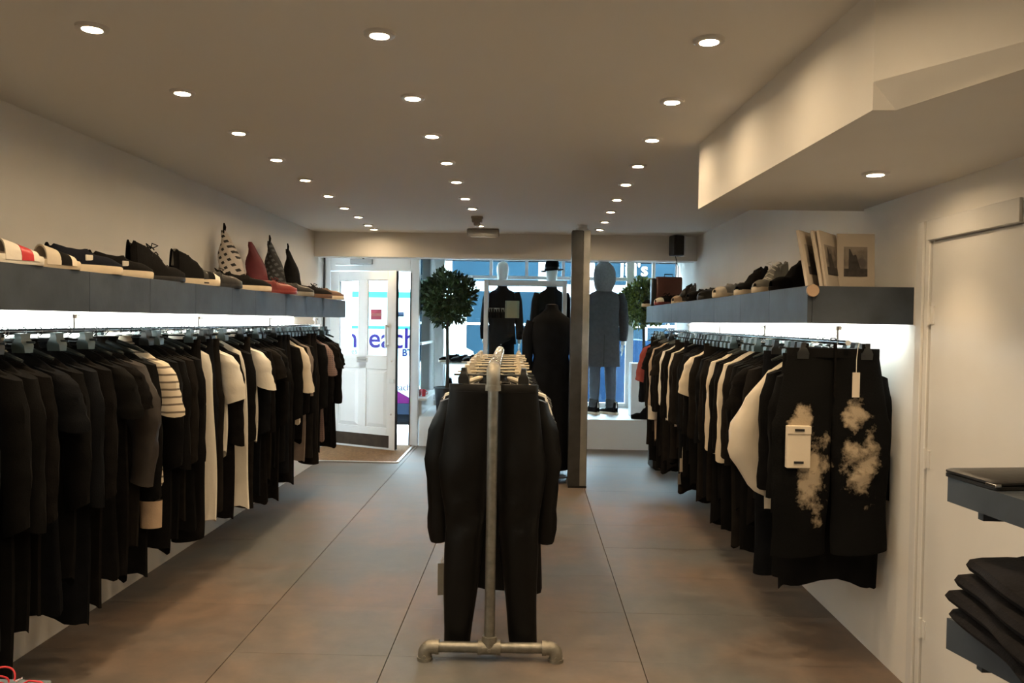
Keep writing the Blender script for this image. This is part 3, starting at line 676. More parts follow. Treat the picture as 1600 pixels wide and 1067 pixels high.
right_sp = [
 dict(y=3.60, label='black coat with long sleeves right behind the paint splashed trousers', ref='front black coat', m=M['black'], hem=1.08, name='long_coat', cat='coat', kw=dict(sw=.215, hw=.22)),
 dict(y=3.88, label='cream jacket with one big shiny balloon sleeve on the right rail', ref='cream balloon jacket', m=M['cream'], hem=.80, name='jacket', cat='jacket', kw=dict(msl=M['creamshine'], bulge=.075, slen=.68)),
 dict(y=4.62, label='cream shirt with full length sleeve, nearest of the thin cream sleeves', ref='nearest thin cream shirt', m=M['cream'], hem=.74, kw=dict(slen=.70)),
 dict(y=4.92, label='cream shirt with long cuffed sleeve behind the nearest thin cream shirt', ref='cuffed cream shirt', m=M['cream'], hem=.72, kw=dict(slen=.66)),
 dict(y=5.55, label='cream short sleeved top in the middle of the right rail', ref='cream short sleeved top', m=M['cream'], hem=.66, sl='short', name='t_shirt', cat='t-shirt', kw=dict(slen=.36)),
 dict(y=6.30, label='cream long sleeved shirt with dangling cuff, right rail', ref='dangling cuff shirt', m=M['cream'], hem=.72, kw=dict(slen=.78)),
 dict(y=6.70, label='white slim sleeved shirt behind the dangling cuff shirt', ref='white slim shirt', m=M['white'], hem=.70, kw=dict(slen=.56)),
 dict(y=7.25, label='beige long shirt near the far end of the right rail', ref='beige long shirt', m=M['tan'], hem=.98, kw=dict(slen=.60, cuff=M['cream'])),
 dict(y=7.78, label='black top with dull red sleeve at the far end, right rail', ref='red sleeved top', m=M['black'], hem=.86, sl='short', kw=dict(msl=M['red'], slen=.42)),
]
rail_line([s for s in fill(right_sp, 3.50, 7.98, .100)], RXR, 'right', 11)
# paint-splashed trousers facing the camera
jx = P(1296, 700, 1, 3.50).x
pj = trousers((jx, 3.485, RZ+.030), 0, 'wide black trousers splashed with cream paint facing the camera on right rail', None, M['painted'], L=.88, seed=1, w=.196, hip=.245, knee=.122, hemw=.116, dth=.026, hemx=.128, mband=M['black'])
MB().bb(-.205, -.105, -.058, -.030, -.565, -.385, .003).bb(-.205, -.105, -.062, -.056, -.42, -.385, .002).build('cargo_pocket', M['cream'], pj, False)
MB().bb(-.175, -.135, -.0655, -.0615, -.407, -.397).build('snap_tab', M['plug'], pj, False)
MB().bb(-.175, -.135, -.0615, -.0575, -.545, -.535).build('snap_tab', M['plug'], pj, False)
MB().bb(-.004, .004, -.030, -.024, -.26, -.045).build('fly_seam', M['black2'], pj, False)
for x in (-.12, .0, .12): MB().bb(x-.007, x+.007, -.026, -.020, -.085, -.035).build('belt_loop', M['black'], pj, False)
hanger('clip', (jx, 3.485, RZ), 0, 'black clip hanger holding the paint splashed trousers', 'dark hangers on the right rail', M['plastic'], M['clipblk'])
def swing_tag(loc, rz, label, h=.10, w=.03, cord=.10, m='paper', top=None):
    e = empty('swing_tag', loc, rz, label, 'tag')
    MB().bb(-w/2, w/2, -.0012, .0012, -h, 0).build('card', M[m], e, False)
    MB().tube([(0, 0, -.008), (0, .0, cord*.5), (.006, .003, cord), (.012, .004, cord+.02)], .0014, 5).build('cord', M['white'], e)
    return e
swing_tag(P(1338, 582, 1, 3.43), .1, 'cream paper swing tag hanging on the paint splashed trousers', .105, .032, .105)
swing_tag(P(1066, 716, 1, 5.95), .4, 'white paper swing tag hanging low among black clothes, right rail', .10, .04, .10)
swing_tag(P(1063, 740, 1, 6.0), .3, 'clear grey tag hanging below the low white tag, right rail', .08, .04, .03, 'greyleather')

# ================================================================== CENTRE RACK (galvanised pipe)
rk = empty('pipe_clothes_rack', (-.155, 3.53, 0), 0, 'freestanding galvanised pipe clothes rack in the middle of floor', 'clothes rack')
RKZ, RKL, pr = 1.285, 2.45, .0235
ax = math.atan2(-.055, 2.3); rdx = -.058/RKL
def rk_end(y, front):
    pts = [(0, y, .055), (0, y, RKZ-.055)]
    MB().tube(pts, pr, 14).build('post', M['galv'], rk)
    x0, x1 = -.285, .295
    MB().tube([(x0+.03, y, .058), (x1-.03, y, .058)], pr, 14).build('base_pipe', M['galv'], rk)
    tee = MB().tube([(0, y, .05), (0, y, .105)], .030, 14).tube([(-.045, y, .058), (.045, y, .058)], .030, 14).tube([(0, y, .085), (0, y, .110)], .033, 14).tube([(-.05, y, .058), (-.036, y, .058)], .033, 14).tube([(.036, y, .058), (.05, y, .058)], .033, 14)
    tee.tube([(0, y-.026, .055), (0, y-.034, .055)], .008, 8); tee.build('tee_fitting', M['galvcast'], rk)
    for sx in (x0, x1):
        d = 1 if sx < 0 else -1
        el = MB(); pts = [(sx+d*.055, y, .058)]+[(sx+d*(.03-.03*math.sin(PI/2*k/5)), y, .058-.030*(1-math.cos(PI/2*k/5))) for k in range(6)]+[(sx, y, .006)]
        el.tube(pts, .030, 14).tube([(sx+d*.045, y, .058), (sx+d*.062, y, .058)], .033, 14).tube([(sx, y, 0.0), (sx, y, .014)], .034, 14).tube([(sx, y-.026, .022), (sx, y-.035, .022)], .008, 8)
        el.build('elbow_foot', M['galvcast'], rk)
    el = MB(); dirn = 1 if front else -1; xo = 0 if front else rdx*RKL
    pts = [(0, y, RKZ-.075), (0, y, RKZ-.03)]+[(0, y+dirn*.03*(1-math.cos(PI/2*k/5)), RKZ-.03+.03*math.sin(PI/2*k/5)) for k in range(1, 6)]+[(0, y+dirn*.06, RKZ)]
    el.tube(pts, .031, 14).tube([(0, y, RKZ-.09), (0, y, RKZ-.065)], .035, 14).tube([(.028, y, RKZ-.055), (.036, y, RKZ-.055)], .008, 8)
    el.build('elbow_fitting', M['galvcast'], rk)
rk_end(0, True); rk_end(RKL, False)
MB().tube([(0, .05, RKZ), (0, RKL-.05, RKZ)], pr, 14).build('rail_pipe', M['galv'], rk)
rk.rotation_euler = (0, 0, .024)
def rkp(y): return (-.155-math.sin(.024)*y, 3.53+y, RKZ+.006)
def rk_hanger(y, lab, kind='clip', rz=0): hanger(kind, rkp(y), rz, lab, 'cream hangers on the pipe rack', M['creamplastic'], M['creamplastic'], 1.5)
rk_rnd = random.Random(5)
tz = RKZ
trousers((rkp(.098)[0], rkp(.098)[1], rkp(.098)[2]-.02), -.03, 'long black cotton trousers at the front of the pipe rack', None, M['satin'], L=1.18, seed=2, w=.200, hip=.235, knee=.088, hemw=.062, dth=.030, hemx=.150)
hanger('clip', rkp(.098), -.03, 'black clip hanger of the front trousers on the pipe rack', None, M['plastic'], M['clipblk'])
garment('long_coat', 'coat', rkp(.225), .02, 'long black coat with crumpled sleeves right behind the front trousers, pipe rack', None, M['satin'], 1.06, 'long', 2, sw=.225, hw=.225, bulge=.02, slen=.74, top=-.07)
rk_hanger(.225, 'cream hanger of the long black coat on the pipe rack', 'coat', .15)
lst = [('mesh', 'black and white mesh vest', .62, 'none'), ('black', 'black shirt', .82, 'long'), ('white', 'white shirt with one collar point showing', .66, 'long'), ('black2', 'black jumper', .75, 'long'), ('mesh', 'mesh top with wide neck', .62, 'short')]
y = .36; k = 0; ref = 'long black coat'
while y < RKL-.12:
    m, nm, hem, sl_ = lst[k % 5] if k < 5 else (('black', 'black shirt', .8+.1*rk_rnd.random(), 'long') if k % 2 else ('navy', 'blue black coat', .95, 'long'))
    lab = '%s, %s behind the long black coat, pipe rack' % (nm, NUM[k])
    garment('coat' if 'coat' in nm else 'shirt', 'coat' if 'coat' in nm else 'shirt', rkp(y), rk_rnd.uniform(-.05, .05), lab, None, M[m], hem, sl_, k, sw=.215 if m != 'white' else .235, hw=.215, top=-.07, collar=.02)
    rz = rk_rnd.uniform(-.38, .38)
    if k % 2 == 0: rk_hanger(y, 'cream clip hanger of the %s garment behind the long black coat, pipe rack' % NUM[k], 'clip', rz)
    else: hanger('coat', rkp(y), rz*.3, 'black hanger of the %s garment behind the long black coat, pipe rack' % NUM[k], None, M['plastic'], M['clipblk'], 1.5)
    y += .135; k += 1
swing_tag(P(690, 880, 1, 3.75), .2, 'clear plastic swing tag at the left hem, pipe rack', .15, .035, .02, 'greyleather')
swing_tag(P(853, 640, 1, 3.9), .5, 'small white tag on the right shoulder of the pipe rack clothes', .07, .03, .03)

# ================================================================== SHOES
FOOT = [(0, .020), (.04, .030), (.12, .036), (.25, .037), (.40, .036), (.55, .041), (.68, .047), (.80, .046), (.90, .038), (.96, .026), (1.0, .010)]
def fw(t):
    for (a, b), (c, d) in zip(FOOT[:-1], FOOT[1:]):
        if t <= c: return b+(d-b)*(t-a)/(c-a)
    return FOOT[-1][1]
def shoe(name, label, loc, rz, kind, mu, ms=None, L=.285, mtoe=None, strap=None, lace=None, group=None, scale=1.08, sole=None, tab=None):
    e = empty(name, loc, rz, label, 'sandal' if kind == 'slide' else 'boot' if kind == 'boot' else 'shoe', group)
    e.scale = (scale,)*3; ms = ms or M['rubber']
    st = sole or {'slip': .030, 'sneaker': .030, 'high': .032, 'boot': .022, 'derby': .020, 'slide': .030}[kind]
    n = 26
    outl = [(L*(i/(n-1)), fw(i/(n-1))*1.05) for i in range(n)]
    ring = lambda z, s: [((x-L/2)*s, w*s*1.0, z) for x, w in outl]+[((x-L/2)*s, -w*s*.96, z) for x, w in reversed(outl)]
    MB().loft([ring(0, .98), ring(.004, 1.0), ring(st*.8, 1.01), ring(st, .98)]).build('sole', ms, e)
    if kind == 'slide':
        MB().loft([ring(st, .93), ring(st+.006, .9)]).build('footbed', M['insole'], e)
        for a, b, mm, nm in ((.50, .66, mu, 'strap'), (.665, .80, strap or M['suede'], 'strap'), (.80, .88, mu, 'strap')):
            rg = []
            for j in range(4):
                t = a+(b-a)*j/3; w = fw(t)*1.06; h = .070-.035*(t-.5)/.4
                rg.append([((t-.5)*L, w*math.cos(PI*k/10), .012+(h)*math.sin(PI*k/10)**.7) for k in range(11)]+[((t-.5)*L, (w-.006)*math.cos(PI*k/10), .012+(h-.006)*math.sin(PI*k/10)**.7) for k in range(10, -1, -1)])
            MB().loft(rg).build(nm, mm, e)
        return e
    H = {'slip': (.088, .066), 'sneaker': (.088, .070), 'derby': (.082, .066), 'high': (.160, .070), 'boot': (.160, .066)}[kind]
    def htop(t):
        hi, toe = H
        if kind in ('high', 'boot'):
            c = hi+.012*math.cos(t*9)
            if t < .36: return c
            return c+(toe-c)*smooth((t-.36)/.30)-.022*smooth((t-.75)/.25)
        base = hi+.014*(1-t/.2) if t < .2 else hi+(toe-hi)*smooth((t-.2)/.55)+.012*math.exp(-((t-.46)/.07)**2)
        return base-.024*smooth((t-.72)/.28)
    opn = .48 if kind in ('slip', 'derby', 'sneaker') else .40
    rings = []; ns = 26; K = 21
    for i in range(ns+1):
        t = i/ns; w = fw(t)*.97; h = htop(t); x = (t-.5)*L
        x = x + (0.012 if kind in ('high', 'boot') and t < .1 else 0)
        r = []
        op = t < opn and t > .03
        for k in range(K):
            u = -1+2*k/(K-1); au = abs(u)
            if op and au < .72:
                yy = w*.80*u; zz = st+max(.006, h-.045) if au < .60 else h*.985+st*0
                if au >= .60: yy = w*.76*math.copysign(1, u)
            else:
                a = au*PI/2
                lean = 1-.14*(1-au) if op else 1
                yy = w*math.copysign(min(1, math.sin(a)**.62), u)*lean if not op else w*math.copysign(.80+.20*((au-.72)/.28)**.6, u)
                zz = st*.7+(h-st*.7)*(math.cos(a)**.75) if not op else st*.7+(h-st*.7)*(1-((au-.72)/.28)**1.6)
            shr = 1
            if kind in ('high', 'boot') and t < .42 and zz > .07: yy *= 1-.10*(zz-.07)/.1
            lx = -.02*(zz/.15)*(1 if kind in ('high', 'boot') and t > .3 and t < .5 else 0)
            r.append((x+lx, yy, zz))
        rings.append(r)
    MB().loft(rings, False, False, closed=False).build('upper', mu, e)
    if mtoe:
        tr = []
        for i in range(7):
            t = .80+.2*i/6; w = fw(t)*1.0; h = htop(t)+.002
            tr.append([((t-.5)*L+.002, w*math.copysign(math.sin(abs(-1+2*k/10)*PI/2)**.62, -1+2*k/10), st*.6+(h-st*.6)*math.cos(abs(-1+2*k/10)*PI/2)**.75) for k in range(11)])
        MB().loft(tr, False, False, closed=False).build('toe_cap', mtoe, e)
    if strap:
        tr = []
        for i in range(4):
            t = .58+.09*i/3; w = fw(t)*1.02; h = htop(t)+.005
            tr.append([((t-.5)*L, w*math.copysign(math.sin(abs(-1+2*k/10)*PI/2)**.62, -1+2*k/10), st*.3+(h-st*.3)*math.cos(abs(-1+2*k/10)*PI/2)**.75) for k in range(11)])
        MB().loft(tr, False, False, closed=False).build('strap', strap, e)
    if tab:
        MB().box(((.10-.5)*L, 0, H[0]-.03), (.014, .030, .085), 0, .004, 0, .1).build('pull_tab', tab, e, False)
    if lace:
        lm = MB(); t0, t1 = (.42, .68) if kind in ('high', 'boot') else (.50, .70)
        for k in range(5):
            t = t0+(t1-t0)*k/4; h = htop(t)+.004; w = fw(t)*.55
            lm.tube([((t-.5)*L, -w, h-.010), ((t-.5)*L+.006, 0, h+.002), ((t-.5)*L, w, h-.010)], .0028, 6)
        h = htop(t0); x = (t0-.5)*L
        for sd in (-1, 1): lm.tube([(x, 0, h+.006), (x-.01, sd*.02, h+.022), (x+.008, sd*.036, h+.012), (x+.004, sd*.012, h+.004)], .0026, 6)
        lm.build('laces', lace, e)
    if kind in ('slip',):
        for sd in (-1, 1): MB().box(((.47-.5)*L, sd*.034, .055), (.030, .006, .022), 0, .002).build('elastic_gore', M['white'], e, False)
    return e
ZS = Z1+.0015
def lshelf(px, x=-1.84): y = 1260*(-x)/(830-px); return (x, y, ZS)
def rshelf(px, x=1.30): y = 1260*x/(px-830); return (x, y, ZS)
A1 = 1.12
shoe('slide_sandal', 'white slide sandal with red trim at the left edge of shelf', lshelf(-12, -1.80), A1, 'slide', M['white'], M['white'], strap=M['redcord'])
shoe('slide_sandal', 'white slide sandal with one black band on the left shelf', lshelf(55, -1.80), A1, 'slide', M['cream'], M['rubber'], strap=M['suede'])
shoe('slip_on_shoe', 'navy slip-on shoe with white sole on the left shelf', lshelf(128, -1.80), A1, 'slip', M['navycanvas'], L=.30)
shoe('slip_on_shoe', 'black slip-on shoe with white sole behind the navy slip-on', lshelf(186, -1.82), A1, 'slip', M['suede'], L=.29)
shoe('ankle_boot', 'black suede lace-up ankle boot on the left shelf', lshelf(240, -1.81), 1.08, 'boot', M['suede'], M['leather'], lace=M['black2'], L=.30)
shoe('high_top_shoe', 'black high-top with cream collar and white toe, left shelf', lshelf(302, -1.81), 1.05, 'high', M['suede'], M['rubber'], mtoe=M['white'], strap=M['leather'], tab=M['greyleather'], L=.29)
shoe('derby_shoe', 'glossy black derby shoe under the white chequered bag', lshelf(340, -1.80), 1.0, 'derby', M['leather'], M['leather'], lace=M['black'], L=.29)
shoe('sneaker', 'black sneaker with cream sole before the dark red bag', lshelf(385, -1.79), .95, 'sneaker', M['suede'], M['rubber'], tab=M['suede'], L=.33)
shoe('derby_shoe', 'dark red leather shoe in front of the dark red bag', lshelf(428, -1.79), .9, 'derby', M['redleather'], M['redleather'], lace=M['redbag'], L=.34)
shoe('sneaker', 'black low shoe with grey sole before the black bag', lshelf(462, -1.78), .9, 'sneaker', M['leather'], M['greyleather'], L=.30)
shoe('sneaker', 'black low shoe between black bag and far brown shoe', lshelf(490, -1.78), .9, 'sneaker', M['suede'], M['brownleather'], lace=M['black'], L=.34)
shoe('ankle_boot', 'brown and black shoe at the far end of left shelf', lshelf(511, -1.78), .85, 'sneaker', M['brownleather'], M['rubber'], tab=M['suede'], L=.33)
def shoe_bag(px, label, m, h, w, lean, loop=True, x=-2.06, sc=1):
    y = 1260*(-x)/(830-px)
    e = empty('drawstring_bag', (x, y, ZS), 0, label, 'bag')
    rings = []
    for j in range(15):
        t = j/14; z = h*t
        ww = w*(1-t)**.72*(1+.08*math.sin(9*t))+.022; dd = ww*.55*(1 if t > .1 else .8)
        if t > .93: ww *= .7
        rings.append([(lx-lean*t**1.3+.012*math.sin(11*t+lx*40), ly, lz) for lx, ly, lz in [(a*(1+.10*math.sin(5*math.atan2(b, a)+6*t)), b, z) for a, b, _ in ell(0, 0, z, dd, ww, 20)]])
    MB().loft(rings).build('pouch', m, e)
    if loop:
        MB().tube([(-lean, .0, h-.01), (-lean-.006, .025, h+.025), (-lean-.006, .0, h+.045), (-lean, -.02, h+.02), (-lean+.004, -.035, h-.04)], .006, 6).build('cord', M['black2'], e)
    return e
shoe_bag(362, 'white drawstring shoe bag with black squares leaning on left wall', M['checkwhite'], .43, .165, .055)
shoe_bag(402, 'dark red drawstring shoe bag leaning on the left wall', M['redbag'], .40, .15, .05, False)
shoe_bag(431, 'black drawstring shoe bag with grey squares, left shelf', M['checkdark'], .45, .15, .05)
shoe_bag(459, 'plain black drawstring shoe bag, farthest bag on left shelf', M['suede'], .43, .13, .05)
B1 = PI+.72
shoe('high_top_shoe', 'black high-top boot with white stripe beside the prints', rshelf(1238, 1.30), PI+.45, 'boot', M['suede'], M['suede'], tab=M['white'], L=.27, sole=.02)
shoe('high_top_shoe', 'grey high-top with loose white laces, right shelf', rshelf(1203, 1.30), B1, 'high', M['greyleather'], M['rubber'], lace=M['white'], L=.28)
shoe('high_top_shoe', 'black high-top with striped white sole, right shelf', rshelf(1174, 1.30), B1, 'high', M['suede'], M['rubber'], strap=M['suede'], L=.28)
shoe('sneaker', 'grey low shoe with big cream toe, right shelf', rshelf(1140, 1.28), B1, 'sneaker', M['greyleather'], M['rubber'], mtoe=M['cream'], tab=M['greyleather'], L=.30)
shoe('derby_shoe', 'black low shoe left of the cream toed grey shoe', rshelf(1113, 1.30), B1, 'sneaker', M['leather'], M['leather'], tab=M['suede'], L=.28)
shoe('ankle_boot', 'black pointed shoe in the middle of the right shelf', rshelf(1096, 1.28), B1, 'sneaker', M['suede'], M['suede'], tab=M['suede'], L=.30)
shoe('ankle_boot', 'black ankle boot with tan toe before the maroon case', rshelf(1070, 1.31), B1, 'boot', M['leather'], M['rubber'], mtoe=M['tan'], L=.28)
shoe('sneaker', 'black shoe with pale toe left of the ankle boot, right shelf', rshelf(1043, 1.27), B1, 'sneaker', M['suede'], M['redleather'], mtoe=M['cream'], L=.30, lace=M['black'])
shoe('sneaker', 'flat black shoe with white sole at far end, right shelf', rshelf(1022, 1.26), B1, 'slip', M['suede'], M['rubber'], L=.30)
# maroon case
q = P(1045, 462, 1, 7.85); e = empty('leather_case', (q.x-.01, 7.85, ZS), .10, 'maroon leather case with black side at the far right shelf end', 'bag')
MB().bb(-.12, .135, -.03, .05, 0, .285, .012).build('front_panel', M['maroon'], e)
MB().bb(-.165, -.118, -.025, .05, 0, .27, .012).build('side_gusset', M['leather'], e)
MB().tube([(-.03, .02, .28), (-.03, .02, .31), (.05, .02, .31), (.05, .02, .28)], .006, 6).build('handle', M['leather'], e)
# art prints leaning at the near end of the right shelf
def art(loc, rz, w, h, label, pic, tilt=-.06, pw=None):
    e = empty('mounted_print', loc, rz, label, 'picture'); e.rotation_euler = (tilt, 0, rz)
    MB().bb(0, w, 0, .012, 0, h, .001).build('mount_board', M['paper'], e, False)
    if pic:
        MB().bb(w*.18, w*.80, -.0015, 0, h*.22, h*.76).build('photo', M['print'], e, False)
        dk = MB().bb(w*.18, w*.80, -.0022, -.0015, h*.22, h*.36)
        dk.add([(w*.30, -.002, h*.36), (w*.62, -.002, h*.36), (w*.55, -.002, h*.50), (w*.50, -.002, h*.62), (w*.42, -.002, h*.60), (w*.34, -.002, h*.72), (w*.31, -.002, h*.72)], [(0, 1, 2, 3, 4, 5, 6)])
        dk.build('dark_shape', M['printdark'], e, False)
    return e
q0 = P(1310, 443, 2, Z1)
g = 3.62
ax0 = P(1308, 443, 1, g)
art((ax0.x, g, ZS), -.02, .165, .245, 'mounted photo print facing the camera, rightmost of the prints', True)
for px_, y_, tl, lab, pic in ((1292, 3.47, -.16, 'mounted print seen nearly edge on, second from the right', True), (1285, 3.465, -.19, 'mounted print leaning left, third from the right', True), (1263, 3.46, -.19, 'cream print board nearest the boots, leftmost leaning print', True)):
    a_ = P(px_, 443, 1, y_); art((a_.x, y_, ZS+.001), .93, .24, .245, lab, pic, tl)
pg = P(1270, 454, 1, 3.39); e = MB().lathe([(.001, 0), (.024, 0), (.026, .003), (.026, .014), (.024, .016), (.001, .016)], 20).build('wooden_disc', M['wood'])
e.location = (pg.x, 3.3995, pg.z); e.rotation_euler = (PI/2, 0, 0); thing(e, 'round pale wooden disc on the near corner of right shelf', 'disc')

# ================================================================== SPEAKER, CEILING FITTINGS
q = P(1057, 384, 1, 8.0)
e = empty('wall_speaker', (q.x, 8.0, q.z), .35, 'small black loudspeaker on a bracket high in far right corner', 'speaker')
MB().bb(-.055, .055, -.06, .06, -.10, .10, .01).build('cabinet', M['grille'], e)
MB().bb(-.048, .048, -.066, -.06, -.092, .092, .004).build('grille', M['grille'], e)
MB().bb(.02, .11, .06, .075, .07, .105, .002).bb(.075, .105, .0, .075, -.10, .105, .002).build('bracket', M['gloss'], e, False)
MB().tube([(.02, .05, -.10), (.05, .05, -.2), (.06, .06, -.34), (.05, .06, -.58)], .004, 6).build('cable', M['plug'], e)
q = P(738, 331, 2, CEIL)
e = empty('ceiling_sensor', (q.x+.02, 6.85, CEIL), 0, 'small grey twin head ceiling sensor unit near the far lights', 'sensor')
MB().bb(-.05, .05, -.04, .04, -.02, 0, .003).build('base', M['greybox'], e, False)
MB().bb(-.043, .043, -.035, .035, -.05, -.02, .006).build('body', M['greybox'], e, False)
MB().bb(-.026, .026, -.03, .03, -.075, -.05, .005).build('head', M['greybox'], e, False)
MB().lathe([(.02, -.083), (.022, -.078), (.022, -.074)], 12).build('lens', M['gloss'], e)
q = P(755, 364, 1, 7.75)
e = empty('emergency_light', (q.x, 7.75, CEIL), 0, 'long grey emergency light box on the ceiling before beam', 'light fitting')
MB().bb(-.155, .155, -.04, .04, -.075, 0, .01).build('housing', M['greybox'], e, False)
MB().bb(-.12, .12, -.03, .03, -.080, -.0745, .003).build('diffuser', M['gloss'], e, False)

# ================================================================== WINDOW DISPLAY
def skin_mesh(verts, edges, radii, sub=2):
    me = bpy.data.meshes.new('sk'); me.from_pydata(verts, edges, []); o = bpy.data.objects.new('sk', me); COL.objects.link(o)
    md = o.modifiers.new('s', 'SKIN'); md.use_smooth_shade = True
    for i, r in enumerate(radii):
        rr = r if isinstance(r, tuple) else (r, r); me.skin_vertices[0].data[i].radius = rr
    me.skin_vertices[0].data[0].use_root = True
    ms = o.modifiers.new('u', 'SUBSURF'); ms.levels = sub; ms.render_levels = sub
    dg = bpy.context.evaluated_depsgraph_get(); dg.update()
    r = bpy.data.meshes.new_from_object(o.evaluated_get(dg)); bpy.data.objects.remove(o); r.materials.clear(); r.shade_smooth(); return r
def merge(meshes):
    bm = bmesh.new()
    for m_ in meshes: bm.from_mesh(m_)
    out = bpy.data.meshes.new('body'); bm.to_mesh(out); bm.free(); out.shade_smooth(); return out
def figure(armout=.0):
    V = [(0, 0, 1.00), (0, 0, 1.13), (0, .01, 1.32), (0, 0, 1.47), (0, 0, 1.58), (0, .005, 1.67), (0, .02, 1.76), (0, .015, 1.84), (0, .01, 1.90)]
    R = [(.14, .10), (.12, .085), (.145, .10), (.09, .07), .058, .074, (.098, .105), (.098, .105), .060]
    E = [(i, i+1) for i in range(8)]
    hands = []
    for sd in (-1, 1):
        b = len(V)
        V += [(sd*.19, 0, 1.46), (sd*(.235+armout), -.02, 1.18), (sd*(.245+armout), .03, .94), (sd*(.245+armout), .045, .86)]
        R += [.058, .042, .028, (.022, .036)]; E += [(3, b), (b, b+1), (b+1, b+2), (b+2, b+3)]
        b = len(V); V += [(sd*.095, 0, .92), (sd*.10, .0, .52), (sd*.105, -.02, .11), (sd*.115, .13, .035)]
        R += [.085, .055, .038, (.036, .026)]; E += [(0, b), (b, b+1), (b+1, b+2), (b+2, b+3)]
        px, py, pz = sd*(.245+armout), .05, .865
        for i, L in enumerate((.085, .092, .086, .070)):
            y0 = py+.026-.018*i
            hands.append(skin_mesh([(px, y0*.6+py*.4, pz), (px, y0, pz-.045), (px-sd*.006, y0, pz-.045-L*.5), (px-sd*.018, y0-.004, pz-.045-L)], [(0, 1), (1, 2), (2, 3)], [.010, .010, .0085, .0065], 1))
        hands.append(skin_mesh([(px, py, pz+.01), (px-sd*.012, py+.038, pz-.02), (px-sd*.018, py+.05, pz-.055), (px-sd*.02, py+.050, pz-.08)], [(0, 1), (1, 2), (2, 3)], [.012, .011, .009, .007], 1))
    return merge([skin_mesh(V, E, R)]+hands)
FIG = figure(.015)
def trouser_clothes(e, m, cuff=None):
    mb = MB(); mb.loft([ell(0, 0, 1.08, .150, .115, 20), ell(0, 0, .98, .17, .125, 20), ell(0, 0, .88, .185, .12, 20)], True, False)
    for sd in (-1, 1):
        mb.loft([[(x+.004*math.sin(9*z*6), y, z) for x, y, z in ell(sd*cx, cy, z, r, r*1.1, 14)] for cx, cy, z, r in ((.09, 0, .90, .098), (.10, 0, .70, .088), (.10, .0, .54, .075), (.103, -.008, .40, .074), (.106, -.016, .25, .065), (.107, -.02, .15, .055), (.107, -.02, .155, .048))], True, True)
    mb.build('trousers', m, e)
    if cuff:
        for sd in (-1, 1): MB().loft([ell(sd*.107, -.018, z, r, r*1.05, 14) for z, r in ((.20, .060), (.18, .066), (.10, .064), (.09, .055))]).build('ankle_cuff', cuff, e)
def jacket_clothes(e, m, hem=.86, w=1.0, msl=None, tail=False, nm='jacket'):
    prof = [(1.575, .070, .070), (1.545, .10, .085), (1.52, .155, .095), (1.48, .205, .115), (1.40, .215, .130), (1.25, .20, .128), (1.10, .19, .128), (.98, .20, .135), (hem, .215, .140)]
    rg = []
    for i, (z, rx, ry) in enumerate(prof):
        zz = lambda a: z
        rg.append([(x*w, y*(1+.05*math.sin(4*math.atan2(y, x)+i)), z+(.10*max(0, y/ry)*(i == 8) if tail else 0)) for x, y, _ in ell(0, 0, z, rx, ry, 24, .9)])
    rg.append([(x*.95, y*.95, z+.01) for x, y, z in rg[-1]])
    rg.append([(x*.9, y*.9, z+.10) for x, y, z in rg[-1]])
    MB().loft(rg).build(nm, m, e)
    for sd in (-1, 1):
        MB().tube([(sd*.185*w, 0, 1.495), (sd*.215*w, -.005, 1.40), (sd*.245*w, -.02, 1.20), (sd*.262, -.005, 1.06), (sd*.262, .03, .93)], [.070, .078, .066, .060, .052], 14).build('sleeve', msl or m, e)
def mannequin(x, y, label, rz=0):
    e = empty('mannequin', (x, y, ZP+.001), rz, label, 'mannequin'); put('figure', FIG, M['mannequin'], e); e.scale = (.86, .95, 1.0)
    if rz >= 0 and 'tailcoat' not in label: MB().lathe([(.17, 0), (.17, .012), (.001, .014)], 24).build('base_plate', M['gloss'], e)
    return e
my = 10.12
e = mannequin(P(785, 450, 1, my).x, my, 'white headed window mannequin in a dark jacket, left of hat')
jacket_clothes(e, M['navy']); trouser_clothes(e, M['black'])
MB().loft([ell(0, .0, 1.56, .075, .075, 16), ell(0, 0, 1.60, .07, .07, 16), ell(0, 0, 1.625, .062, .062, 16), ell(0, 0, 1.60, .055, .055, 16)], False, True).build('collar', M['black'], e)
e = mannequin(P(862, 450, 1, my).x, my, 'window mannequin in a black hat and dark jacket', .05)
jacket_clothes(e, M['navy']); trouser_clothes(e, M['black'])
MB().loft([ell(0, .0, 1.54, .085, .085, 16), ell(0, 0, 1.60, .075, .075, 16), ell(0, 0, 1.66, .068, .07, 16), ell(0, 0, 1.60, .055, .055, 16)], False, True).build('collar', M['black'], e)
hat = MB().loft([[(x, y, 1.785+zz+.016*abs(x)/.15*(1 if x > 0 else -.6)) for x, y, _ in ell(0, .01, 0, rx, ry, 28)] for zz, rx, ry in ((.0, .098, .11), (-.006, .150, .165), (.0, .168, .185), (.008, .166, .183), (.010, .112, .125), (.03, .108, .120), (.09, .100, .112), (.125, .086, .10), (.130, .05, .07), (.120, .02, .04))], False, True)
hat.build('hat', M['black2'], e)
MB().loft([ell(0, .01, z, .1115, .1245, 28) for z in (1.805, 1.83)], False, False).build('hat_band', M['satin'], e)
e = mannequin(P(943, 500, 1, my).x, my, 'window mannequin in a hooded grey tailcoat and slate trousers')
e.scale = (.97, .95, 1.0)
jacket_clothes(e, M['coatgrey'], .60, 1.04, M['dkgrey'], True, 'coat'); trouser_clothes(e, M['troughrey'], M['dkgrey'])
MB().bb(-.004, .004, -.150, -.138, .61, 1.0).build('back_vent', M['plug'], e, False)
hd = []
